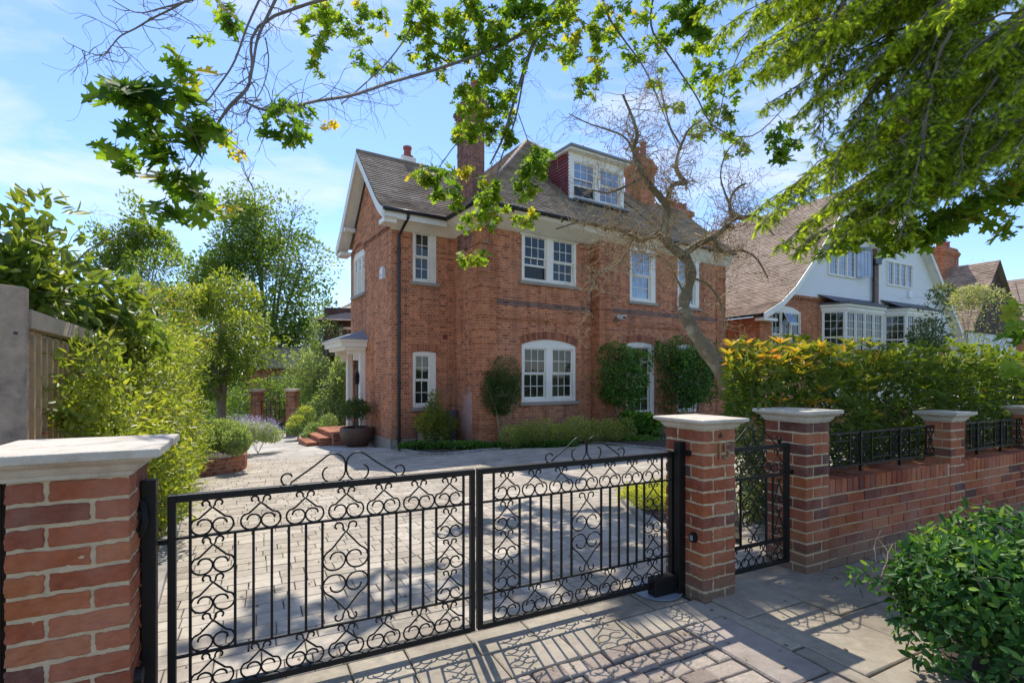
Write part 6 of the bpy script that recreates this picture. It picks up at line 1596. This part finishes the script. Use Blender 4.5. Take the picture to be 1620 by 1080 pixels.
# --- conifer: drooping boughs reaching in from the right
cf = thing('hanging_conifer', 'dense conifer boughs with bright new tips hanging over the upper right', 'tree', (6.0, 3.0, 0))
cb_ = MB(); cb_.tint(.5); SP = []; SA = []; SU = []; SS = []; ST = []
def cbough(S, E, sag, w, n_steps=16, d0=.15):
    S, E = Vector(S), Vector(E); L = (E-S).length; p = []
    for i in range(13):
        t = i/12; q = S.lerp(E, t); q.z += sag*math.sin(t*math.pi)-.0; p.append(q+Vector((random.gauss(0, .02), random.gauss(0, .02), random.gauss(0, .01))))
    cb_.tube(p, taper(13, .015, .003), 6)
    dirn = (E-S).normalized(); lat = dirn.cross(Vector((0, 0, 1))).normalized()
    nb_ = int(n_steps*L*.95)
    for i in range(nb_):
        t = d0+(1-d0)*(i+random.random())/nb_; k = min(11, int(t*12)); q = p[k].lerp(p[k+1], t*12-k)
        for sg in (-1, 1):
            bl = w*(1.05-t*.75)*random.uniform(.6, 1.1)
            d = (dirn*random.uniform(.3, .9)+lat*sg*random.uniform(.4, .9)+Vector((0, 0, -.2-random.random()*.75))).normalized()
            m = max(2, int(bl/.05)); bp_ = [q]; dd = Vector(d)
            for j in range(m):
                dd = (dd+Vector((random.gauss(0, .06), random.gauss(0, .06), -.05))).normalized(); bp_.append(bp_[-1]+dd*bl/m)
            cb_.tube([bp_[0], bp_[len(bp_)//2], bp_[-1]], [.0032, .0026, .0016], 3, cap=False)
            for j in range(1, m+1):
                tipf = j/m
                for _ in range(3 if j < m else 5):
                    if random.random() < .9:
                        a = (dd*.55+Vector((random.gauss(0, .55), random.gauss(0, .55), random.gauss(-.25, .4)))).normalized()
                        SP.append(tuple(bp_[j]+Vector((random.gauss(0, .012),)*3))); SA.append(tuple(a)); SU.append((random.gauss(0, 1), random.gauss(0, 1), .3)); SS.append(random.uniform(.05, .095)); ST.append((.10 if random.random() < .5 else .42)+.30*tipf*random.random()+random.gauss(0, .10)+.10*t)
tipsC = [(1105, 20, 4.6), (1112, 70, 4.6), (1130, 120, 4.6), (1165, 60, 4.4), (1185, 120, 4.4), (1215, 165, 4.4), (1240, 110, 4.2), (1255, 180, 4.2), (1200, 20, 4.2), (1280, 60, 4.0),
         (1195, 330, 4.4), (1205, 350, 4.2), (1235, 385, 4.0), (1240, 300, 4.4), (1275, 350, 4.0), (1295, 240, 4.2), (1310, 290, 4.0), (1330, 325, 3.9), (1345, 200, 4.0), (1375, 350, 3.7), (1400, 300, 3.7), (1440, 330, 3.6), (1460, 250, 3.6), (1500, 300, 3.5), (1540, 270, 3.5), (1560, 200, 3.5), (1350, 120, 3.9), (1420, 160, 3.7), (1500, 120, 3.6), (1420, 60, 3.7), (1340, 30, 3.9), (1580, 80, 3.4), (1600, 240, 3.3), (1500, 20, 3.5), (1262, 395, 3.9), (1300, 395, 3.8), (1415, 385, 3.7), (1610, 150, 3.3), (1380, 240, 3.8), (1450, 290, 4.6), (1330, 90, 4.8), (1400, 200, 4.9), (1300, 150, 4.6), (1480, 200, 4.8), (1550, 130, 4.6), (1560, 300, 4.4), (1250, 30, 4.8), (1380, 10, 4.6), (1450, 100, 4.8), (1330, 260, 4.8)]
random.seed(5)
for _ in range(44):
    u = random.uniform(1190, 1640); v = random.uniform(-20, 300 if u > 1300 else 120)
    tipsC.append((u, v, random.uniform(4.6, 5.6)))
for (u, v, Y) in tipsC:
    E = at(u, v, Y); du = max(180, (1760-u)*.62)
    S_ = at(u+du, v-40-du*.34, Y+random.uniform(-.1, .9))
    if random.random() < .38 and u > 1240: S_ = at(u+random.uniform(20, 190), v-random.uniform(190, 300), Y+random.uniform(.1, .8))
    cbough(S_, E, .10+random.random()*.12, .36)
leaves('foliage', np.array(SP), np.array(SA), np.array(SU), np.array(SS), np.clip(np.array(ST), 0, 1), SHOOT, M['leaf_conifer'], cf)
# main limbs joining the boughs to a trunk standing right of the frame
for z in (2.4, 3.2, 4.0, 4.8): cb_.tube(smooth_path([Vector((6.0, 3.0, z-.3)), Vector((5.0, 3.4, z)), Vector((4.2, 3.8, z+.1))], 4), .035, 6)
cb_.tube([Vector((6.0, 3.0, 0)), Vector((6.02, 3.0, 3)), Vector((6.0, 3.0, 7))], [.22, .18, .08], 10)
o = cb_.build('branches', M['bark'], cf); o.location = -cf.location
print('sprigs', len(SP), 'oak', len(LPs), 'tips', len(tips))

# fallen leaves and bud scales scattered over the paving and the wall ledge
P = []; 
for _ in range(900):
    a, b = random.uniform(-3, 5), random.uniform(-1.6, 6)
    if 0 < b < .4 and (a < .3 or a > 1): continue
    if a > 1 and b > 0: b = random.uniform(-.5, -.03)
    q = st(a, b); P.append((q.x, q.y, gz(q.x, q.y)+.006))
for _ in range(160):
    q = st(random.uniform(1.3, 8), random.uniform(.02, .28)); P.append((q.x, q.y, .651))
P = np.array(P); nl_ = len(P); ax = RNG.normal(size=(nl_, 3)); ax[:, 2] *= .15
o = leaves('leaf_litter', P, ax, np.stack([RNG.normal(size=nl_)*.25, RNG.normal(size=nl_)*.25, np.ones(nl_)], 1), .018+RNG.random(nl_)*.022, RNG.random(nl_), SMALL, leaf_mat('dry_leaf', [(0, (.10, .06, .03)), (.6, (.24, .17, .08)), (1, (.30, .30, .10))], .15, .7, (1, 1, 1)))
tag(o, 'scattered dry bud scales and leaf bits on the paving', 'leaf litter', kind='stuff')

# ================================================================ light, sky, camera
EL, AZ = math.radians(55), math.atan2(-.287, .958)
w = bpy.data.worlds.new('World'); bpy.context.scene.world = w; w.use_nodes = True
nt = w.node_tree; nt.nodes.clear(); n = N(nt)
sky = n('ShaderNodeTexSky', sky_type='NISHITA', sun_disc=False, sun_elevation=EL, sun_rotation=AZ % (2*math.pi), altitude=50.0, air_density=1.0, dust_density=.15, ozone_density=2.5)
tc = n('ShaderNodeTexCoord').outputs['Generated']
mp = n('ShaderNodeMapping', {'Vector': tc, 'Scale': (1.0, 1.0, 3.2)}).outputs[0]
f = n('ShaderNodeTexNoise', {'Vector': mp, 'Scale': 2.6, 'Detail': 7.0, 'Roughness': .58, 'Distortion': .6}).outputs['Fac']
cl = ramp(n, f, [(.48, (0, 0, 0)), (.74, (.8, .8, .8))])
skc = mixc(n, 1.0, sky.outputs[0], (1.26, 1.38, 1.64), 'MULTIPLY')
col = mixc(n, cl, skc, (7.2, 7.4, 7.6))
bg = n('ShaderNodeBackground', {'Color': col, 'Strength': .15})
out = n('ShaderNodeOutputWorld', {'Surface': bg.outputs[0]})
sun = bpy.data.lights.new('sun', 'SUN'); sun.energy = 5.6; sun.angle = math.radians(.53); sun.color = (1, .935, .83)
so = bpy.data.objects.new('sun', sun); C.objects.link(so)
sd = Vector((math.cos(EL)*math.sin(AZ), math.cos(EL)*math.cos(AZ), math.sin(EL)))
so.rotation_euler = sd.to_track_quat('Z', 'Y').to_euler()
cam = bpy.data.cameras.new('camera'); cam.sensor_width = 36; cam.lens = 18; cam.shift_y = 55/1620; cam.clip_end = 3000; cam.clip_start = .05
co_ = bpy.data.objects.new('camera', cam); C.objects.link(co_); co_.location = (0, 0, H); co_.rotation_euler = (math.pi/2, 0, 0)
sc = bpy.context.scene; sc.camera = co_
sc.view_settings.view_transform = 'Standard'; sc.view_settings.look = 'None'; sc.view_settings.exposure = 0
sc.render.engine = 'CYCLES'; sc.cycles.max_bounces = 7; sc.cycles.transparent_max_bounces = 4; sc.cycles.use_denoising = True
